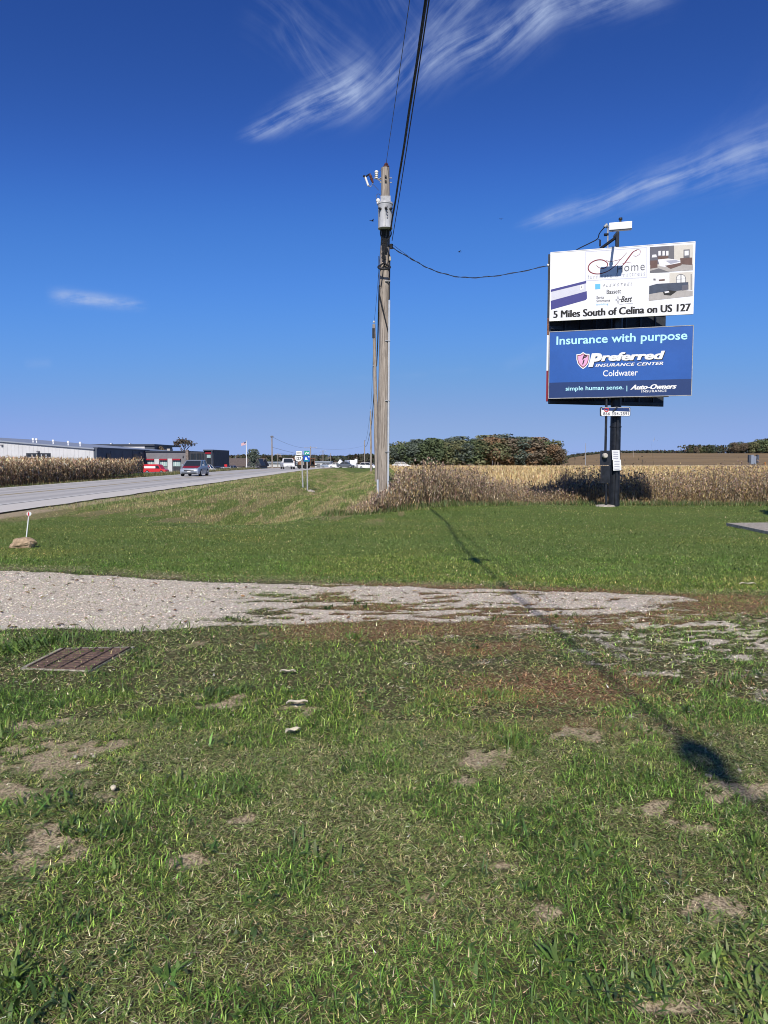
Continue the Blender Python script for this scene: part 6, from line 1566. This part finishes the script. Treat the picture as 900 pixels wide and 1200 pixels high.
# ------------------------------------------------------------------ vehicles
def car(name, label, loc, rz, paint_='silver', L=4.5, Wd=1.8, Hh=1.45, kind='sedan', cat='car', hood=None, group=None, detail=True, glass='glass'):
    t = thing(name, label, cat, loc, rz, group)
    w = Wd / 2
    def ring(y, zb, zm, zt, k=1.0): return [(-w * .96 * k, y, zb), (-w * k, y, zm), (-w * .93 * k, y, zt), (w * .93 * k, y, zt), (w * k, y, zm), (w * .96 * k, y, zb)]
    f, r = -L / 2, L / 2
    if kind in ('sedan', 'hatch', 'suv'):
        bel = Hh * .63; hd = bel * .92
        body = [ring(f, .34, .46, .56, .8), ring(f + .08, .24, .5, .68, .93), ring(f + .35, .2, .52, .76), ring(f + 1.15, .2, .55, bel), ring(0, .2, .58, bel), ring(r - .9, .2, .6, bel + .02), ring(r - .15, .24, .6, bel - .02, .95), ring(r, .38, .6, bel - .16, .85)]
        a0, a1 = f + 1.05, (r - .55 if kind != 'sedan' else r - .85); r0, r1 = f + 1.85, (r - .85 if kind != 'sedan' else r - 1.55); cz = bel - .03
        cab = (a0, r0, r1, a1, cz, Hh - .06)
    elif kind == 'van':
        bel = Hh * .52
        body = [ring(f, .34, .5, .62, .85), ring(f + .1, .25, .6, .85, .95), ring(f + .95, .25, .7, bel), ring(f + 1.5, .25, .9, Hh - .08, .97), ring(f + 1.9, .25, .9, Hh), ring(r - .05, .25, .9, Hh), ring(r, .35, .9, Hh - .1, .95)]
        cab = None
    else:   # pickup
        bel = Hh * .60
        body = [ring(f, .45, .6, .75, .9), ring(f + .1, .34, .65, .92, .97), ring(f + 1.3, .34, .7, bel), ring(f + 3.0, .34, .7, bel), ring(r, .38, .7, bel - .03)]
        cab = (f + 1.25, f + 1.75, f + 2.9, f + 3.15, bel - .03, Hh - .05)
    mb = MB(); mb.loft(body, paint_); bd = mb.build('body', t, smooth=True)
    if hood: mb = MB(); mb.add([(-w * .78, f + .36, f and .772), (w * .78, f + .36, .772), (w * .86, f + 1.14, bel + .012), (-w * .86, f + 1.14, bel + .012)], [(0, 1, 2, 3)], hood); o = mb.build('bonnet', t); o['label'] = 'dark red bonnet'
    if cab:
        y0, y1, y2, y3, zc, zt = cab; k0, k1 = .9 * w, .74 * w
        mb = MB(); mb.add([(-k0, y0, zc), (k0, y0, zc), (k0, y3, zc), (-k0, y3, zc), (-k1, y1, zt), (k1, y1, zt), (k1, y2, zt), (-k1, y2, zt)], [(0, 1, 5, 4), (1, 2, 6, 5), (2, 3, 7, 6), (3, 0, 4, 7), (4, 5, 6, 7)], glass); mb.build('window', t)
        mb = MB(); mb.loft([[(-k1 - .02, y1 - .03, zt), (k1 + .02, y1 - .03, zt), (k1 + .02, y2 + .03, zt), (-k1 - .02, y2 + .03, zt)], [(-k1 + .06, y1 + .06, zt + .06), (k1 - .06, y1 + .06, zt + .06), (k1 - .06, y2 - .06, zt + .06), (-k1 + .06, y2 - .06, zt + .06)]], paint_)
        for sx_ in (-1, 1):
            for (ya_, yb_) in ((y0, y1), ((y0 + y3) / 2, (y1 + y2) / 2 + .1), (y3, y2)):
                mb.tube([(sx_ * (k0 + .012), ya_, zc), (sx_ * (k1 + .012), yb_, zt)], .035, paint_, 5)
        mb.build('roof', t)
    if kind == 'van':
        mb = MB(); mb.add([(-w * .86, f + 1.0, bel + .02), (w * .86, f + 1.0, bel + .02), (w * .82, f + 1.47, Hh - .17), (-w * .82, f + 1.47, Hh - .17)], [(0, 1, 2, 3)], glass); mb.build('windshield', t)
        for s in (-1, 1): mb = MB(); mb.add([(s * (w + .012), f + 1.25, 1.1), (s * (w + .012), f + 2.3, 1.1), (s * (w + .0), f + 2.3, Hh - .25), (s * w, f + 1.55, Hh - .25)], [(0, 1, 2, 3)], glass); mb.build('side_window', t)
    wr = .33 if kind in ('sedan', 'hatch', 'suv') else .37
    for yy in (f + .9, r - .95):
        for s in (-1, 1):
            mb = MB(); mb.tube([(s * (w - .2), yy, wr), (s * (w + .015), yy, wr)], wr, 'tyre', 18); wo_ = mb.build('wheel', t)
            mb = MB(); mb.tube([(s * (w + .005), yy, wr), (s * (w + .03), yy, wr)], wr * .62, 'rim', 12); mb.build('rim', wo_)
    if detail:
        zl = body[1][2][2] if kind != 'van' else .8
        for s in (-1, 1):
            mb = MB(); zl = .68 if kind != 'pickup' else .84; mb.prism([(s * w * .5, f - .0, zl - .12), (s * w * .86, f + .10, zl - .10), (s * w * .9, f + .34, zl + .05), (s * w * .55, f + .10, zl + .02)], (0, .12, .02), 'lamp'); mb.build('headlight', t)
            mb = MB(); mb.box(min(s * w * .6, s * w * .9), r - .04, .7, max(s * w * .6, s * w * .9), r + .012, .92, 'red'); mb.build('tail_light', t)
            if cab: mb = MB(); mb.box(min(s * w * .98, s * w * 1.16), cab[0] + .35, bel + .02, max(s * w * .98, s * w * 1.16), cab[0] + .47, bel + .16, paint_); mb.build('mirror', t)
        mb = MB(); mb.box(-w * .5, f - .02, .47, w * .5, f + .1, .57, 'ink'); mb.build('grille', t)
        mb = MB(); mb.box(-w * .75, f - .01, .27, w * .75, f + .16, .35, 'ink'); mb.build('bumper', t)
        mb = MB(); mb.box(-.15, f - .03, .38, .15, f - .021, .46, 'white'); mb.build('number_plate', t)
    return t
cp = at(221.5, 558.5, 0.05)
mc = car('car', 'silver blue car with a dark red bonnet driving towards the camera', (cp.x, cp.y + 2.2, Hs(-17, cp.y) + .07), R(0), 'silver', 4.4, 1.82, 1.50, 'hatch', hood='maroon')
p = atd(183, 553, 152); car('van', 'red van with white lettering stripe parked in front of the grey building', (p.x, 152, Hs(p.x, 152) + .03), R(82), 'red', 4.9, 1.9, 1.95, 'van', 'van')
vn = [o for o in bpy.data.objects if o.name == 'van'][0]
mb = MB(); mb.box(-.972, -.3, 1.15, -.965, 2.1, 1.55, 'white'); mb.build('side_stripe', vn)
PK = [(241, 149, 'pickup', 'whitecar', 84, 'white pickup truck just right of the silver car', 5.4, 1.8), (252.5, 156, 'sedan', 'greycar', 60, 'grey car parked right of the white pickup', 4.6, 1.5),
      (259.5, 163, 'suv', 'bluecar', 40, 'dark blue car between the grey and the pale parked cars', 4.6, 1.6), (264.3, 160, 'sedan', 'whitecar', 40, 'pale car nose out in the parked row', 4.5, 1.45), (270.5, 168, 'pickup', 'bluecar', 75, 'dark pickup at the right end of the parked row', 5.2, 1.8),
      (246.5, 168, 'suv', 'silver', 50, 'silver car behind the white pickup', 4.6, 1.6)]
for px, Y, kd, pt, rz, lab, L_, h_ in PK:
    p = atd(px, 552, Y); car('pickup_truck' if kd == 'pickup' else 'car', lab, (p.x, Y, Hs(p.x, Y) + .03), R(rz), pt, L_, 1.85, h_, kd, 'pickup truck' if kd == 'pickup' else 'car', group='vehicles parked at the businesses')
p = atd(264.5, 546.5, 171); fl_ = thing('red_sign', 'small red sign standing among the parked cars', 'sign', (p.x, 171, Hs(p.x, 171))); mb = MB(); mb.tube([(0, 0, 0), (0, 0, p.z - Hs(p.x, 171))], .05, 'galv', 6); mb.build('post', fl_); mb = MB(); mb.box(-.3, -.07, p.z - Hs(p.x, 171) - .2, .35, -.05, p.z - Hs(p.x, 171) + .45, 'red'); mb.build('sign_panel', fl_)
p = atd(278, 551, 172); dm = thing('dumpster', 'beige steel dumpster beside the parked vehicles', 'dumpster', (p.x, 172, Hs(p.x, 172))); mb = MB(); mb.prism([(-.9, 0, 0), (.9, 0, 0), (1.0, 0, 1.35), (-1.0, 0, 1.5)], (0, 1.4, 0), 'beige'); mb.build('bin', dm); mb = MB(); mb.box(-1.05, -.05, 1.5, 1.05, 1.5, 1.57, 'greyink'); mb.build('lid', dm)
# pickup with loaded trailer crossing at the end of the road in view
p = atd(337, 552, 124); z_ = Hs(-17, 124) + .07
car('pickup_truck', 'white pickup truck towing a loaded trailer on the highway', (p.x, 124, z_), R(14), 'whitecar', 5.2, 1.9, 1.8, 'pickup', 'pickup truck')
tr_ = thing('trailer', 'dark flatbed trailer behind the white pickup on the highway', 'trailer', (atd(356, 552, 126).x, 126, z_), R(-6)); w2 = 14.5 / 870 * 126
mb = MB(); mb.box(-w2, -1.1, .5, w2, 1.1, .66, 'ink'); mb.build('bed', tr_)
for a in (-.5, .5):
    for s in (-1.15, 1.0): mb = MB(); mb.tube([(a, s, .36), (a, s + .15, .36)], .34, 'tyre', 12); mb.build('wheel', tr_)
mb = MB()
for k in range(7): mb.box(-w2 + .02 + k * (2 * w2 - .14) / 6, -1.1, .66, -w2 + .12 + k * (2 * w2 - .14) / 6, -1.0, 1.75, 'rust')
mb.box(-w2, -1.12, 1.7, w2, -1.02, 1.8, 'rust'); mb.build('stake_rail', tr_)
for k, (a, b, h_, m, nm) in enumerate(((-1.9, -1.4, 1.6, 'beige', 'pale upright crate at the left of the trailer load'), (-.95, -.35, 1.5, 'tan', 'tan crate in the middle of the trailer load'), (-.3, .1, 1.25, 'beige', 'low pale crate on the trailer'), (.95, 1.35, 1.9, 'ink', 'tall black crate at the right of the trailer load'))):
    o = thing('crate', nm, 'crate', (tr_.location.x + (a + b) / 2, 126, z_ + .66)); mb = MB(); mb.box(-(b - a) / 2, -.5, 0, (b - a) / 2, .5, h_ - .66, m); mb.build('crate_body', o); mb = MB(); mb.box(-(b - a) / 2 - .02, -.52, (h_ - .66) * .5, (b - a) / 2 + .02, -.501, (h_ - .66) * .5 + .08, 'tan'); mb.build('batten', o)
# far vehicles at the end of the road
for px, py, Y, kd, pt, rz, lab in ((412.5, 548.5, 215, 'van', 'whitecar', 15, 'white box van at the far end of the highway'), (405, 549.5, 205, 'sedan', 'greycar', 80, 'dark car left of the far white van'), (394, 548, 240, 'sedan', 'whitecar', 85, 'white car in front of the farmhouse'),
                                  (384, 547.5, 250, 'suv', 'silver', 85, 'silver car left of the farmhouse'), (431, 549.3, 190, 'suv', 'whitecar', 70, 'white car beside the distant pole at the end of the highway'), (471, 548.6, 180, 'suv', 'whitecar', 88, 'white car on the far side of the golden field')):
    p = atd(px, py, Y); g = Hs(p.x, Y); o = car('van' if kd == 'van' else 'car', lab, (p.x, Y, g if px != 471 else p.z - .1), R(rz), pt, 4.8, 1.85, 2.2 if kd == 'van' else 1.6, kd, 'van' if kd == 'van' else 'car', detail=False)
p = atd(417.2, 549, 200); g = Hs(p.x, 200); o = thing('roadside_sign', 'small white roadside sign right of the far white van', 'sign', (p.x, 200, g)); mb = MB(); mb.box(-.08, 0, 0, .08, .1, 1.6, 'galv'); mb.build('post', o); mb = MB(); mb.box(-.35, -.05, 1.2, .35, -.01, 2.4, 'white'); mb.build('sign_panel', o)
# guard rail like ramp of pale panels near the end of the road
p0 = atd(421, 549.5, 225); p1 = atd(430, 549.5, 240); o = thing('pale_ramp', 'sloping pale roof of a distant shed at the end of the highway', 'shed', (p0.x, 225, Hs(p0.x, 225))); z1 = atd(429, 543.5, 240).z - o.location.z
mb = MB(); mb.add([(0, 0, .4), (3.2, 0, .4), (4.4, 15, z1), (2.6, 15, z1), (0, 0, 0), (3.2, 0, 0), (4.4, 15, 0), (2.6, 15, 0)], [(0, 1, 2, 3), (0, 4, 5, 1), (1, 5, 6, 2), (2, 6, 7, 3), (3, 7, 4, 0)], 'roofs'); mb.build('roof', o)
# flagpole
fp_ = atd(288.6, 517, 190); g = Hs(fp_.x, 190); fl2 = thing('flagpole', 'white flagpole in front of the brown roofed building', 'flagpole', (fp_.x, 190, g)); hz = fp_.z - g
mb = MB(); mb.tube([(0, 0, 0), (0, 0, hz)], [.13, .08], 'white', 8); mb.build('pole', fl2); mb = MB(); mb.lathe((0, 0, hz), [(.02, 0), (.14, .1), (.02, .22)], 'beige', 8); mb.build('finial', fl2)
fg_ = thing('flag', 'American flag blowing left from the flagpole', 'flag', (fp_.x, 190, g))
def flag_pt(u, v): return (-.12 - 1.15 * u, .12 * math.sin(5 * u), hz - .1 - .75 * v * (1 - .1 * u) - .45 * u)
def flag_sheet(u0, u1, v0, v1, m, off, mb):
    n = 6; vs = []
    for i in range(n + 1):
        u = u0 + (u1 - u0) * i / n
        for v in (v0, v1): q = flag_pt(u, v); vs.append((q[0], q[1] - off, q[2]))
    mb.add(vs, [(2 * i, 2 * i + 1, 2 * i + 3, 2 * i + 2) for i in range(n)], m)
mb = MB()
for k in range(13): flag_sheet(0, 1, k / 13, (k + 1) / 13, 'flagred' if k % 2 == 0 else 'white', 0, mb)
mb.build('stripes', fg_); mb = MB(); flag_sheet(0, .42, 0, 7 / 13, 'flagblue', .012, mb); mb.build('canton', fg_)
mb = MB()
for i in range(6):
    for j in range(5): flag_sheet(.035 + i * .064, .055 + i * .064, .05 + j * .1, .075 + j * .1, 'white', .02, mb)
mb.build('stars', fg_)
# grey-blue panels at far right by the side road
p0 = atd(878, 532.5, 300); p1 = atd(889.6, 532.5, 300); gb_ = Hs(p0.x, 300); o = thing('equipment_box', 'grey blue metal cabinets on legs beside the side road at the far right', 'equipment', (p0.x, 300, gb_)); ht = p0.z - gb_; wd = p1.x - p0.x
for k, (a, b, m) in enumerate(((0, .2, 'wallg'), (.22, .5, 'silver'), (.52, .74, 'silver'), (.80, 1.0, 'wallg'))): mb = MB(); mb.box(a * wd, 0, ht * (.42 if k in (0, 3) else .3), b * wd, 1.2, ht * (.97 if k != 2 else .88), m); mb.build('cabinet', o)
mb = MB()
for a in (.05, .45, .93): mb.box(a * wd, .3, 0, a * wd + .14, .5, ht * .5, 'greyink')
mb.box(0, .1, ht * .3, wd, .3, ht * .36, 'greyink'); mb.box(.79 * wd, -.1, .6, .82 * wd, .1, ht, 'ink'); mb.build('stand', o)
p = atd(896.5, 545.5, 300); o = thing('marker_post', 'short yellow marker post right of the far cabinets', 'marker post', (p.x, 300, Hs(p.x, 300))); mb = MB(); mb.tube([(0, 0, 0), (0, 0, 2.3)], .12, 'amber', 8); mb.build('post', o); mb = MB(); mb.tube([(0, 0, 2.3), (0, 0, 2.6)], [.2, .2], 'amber', 8); mb.build('cap', o)
# birds
def bird(px, py, Y, s, rz, label):
    q = atd(px, py, Y); t = thing('bird', label, 'bird', q, rz, 'birds in the sky'); t.scale = (s, s, s)
    mb = MB(); mb.tube([(-.16, 0, .01), (-.08, 0, 0), (.04, 0, 0), (.13, 0, .01), (.18, 0, 0)], [.008, .035, .05, .028, .006], 'bird', 8); b_ = mb.build('body', t, smooth=True)
    for sgn in (-1, 1): mb = MB(); mb.prism([(.06, sgn * .03, .02), (.04, sgn * .2, .09), (-.04, sgn * .36, .07), (-.04, sgn * .18, .07), (-.05, sgn * .03, .02)], (0, 0, .006), 'bird'); mb.build('wing', t)
    mb = MB(); mb.prism([(-.14, -.015, .01), (-.26, -.06, .01), (-.26, .06, .01), (-.14, .015, .01)], (0, 0, .006), 'bird'); mb.build('tail', t)
bird(436.2, 258.8, 62, 1.0, R(30), 'small dark bird flying left of the transformer'); bird(538.4, 295.2, 85, 1.0, R(200), 'small dark bird over the sagging service cable'); bird(587.2, 256.8, 110, 1.0, R(80), 'tiny dark bird high between pole and billboard')
# evergreen shrub added unseen outside the right edge to cast shade into the lawn
V, T = crown_mesh('crown', 77, 1.5, 2.6, .15, n=1800, size=.16, lobes=9)
o = np_mesh('shade_shrub', V, T, None, 'leaf0'); o.location = (12.0, 20.7, 0); tag(o, 'unseen evergreen shrub added beside the concrete slab to cast shade', 'shrub')
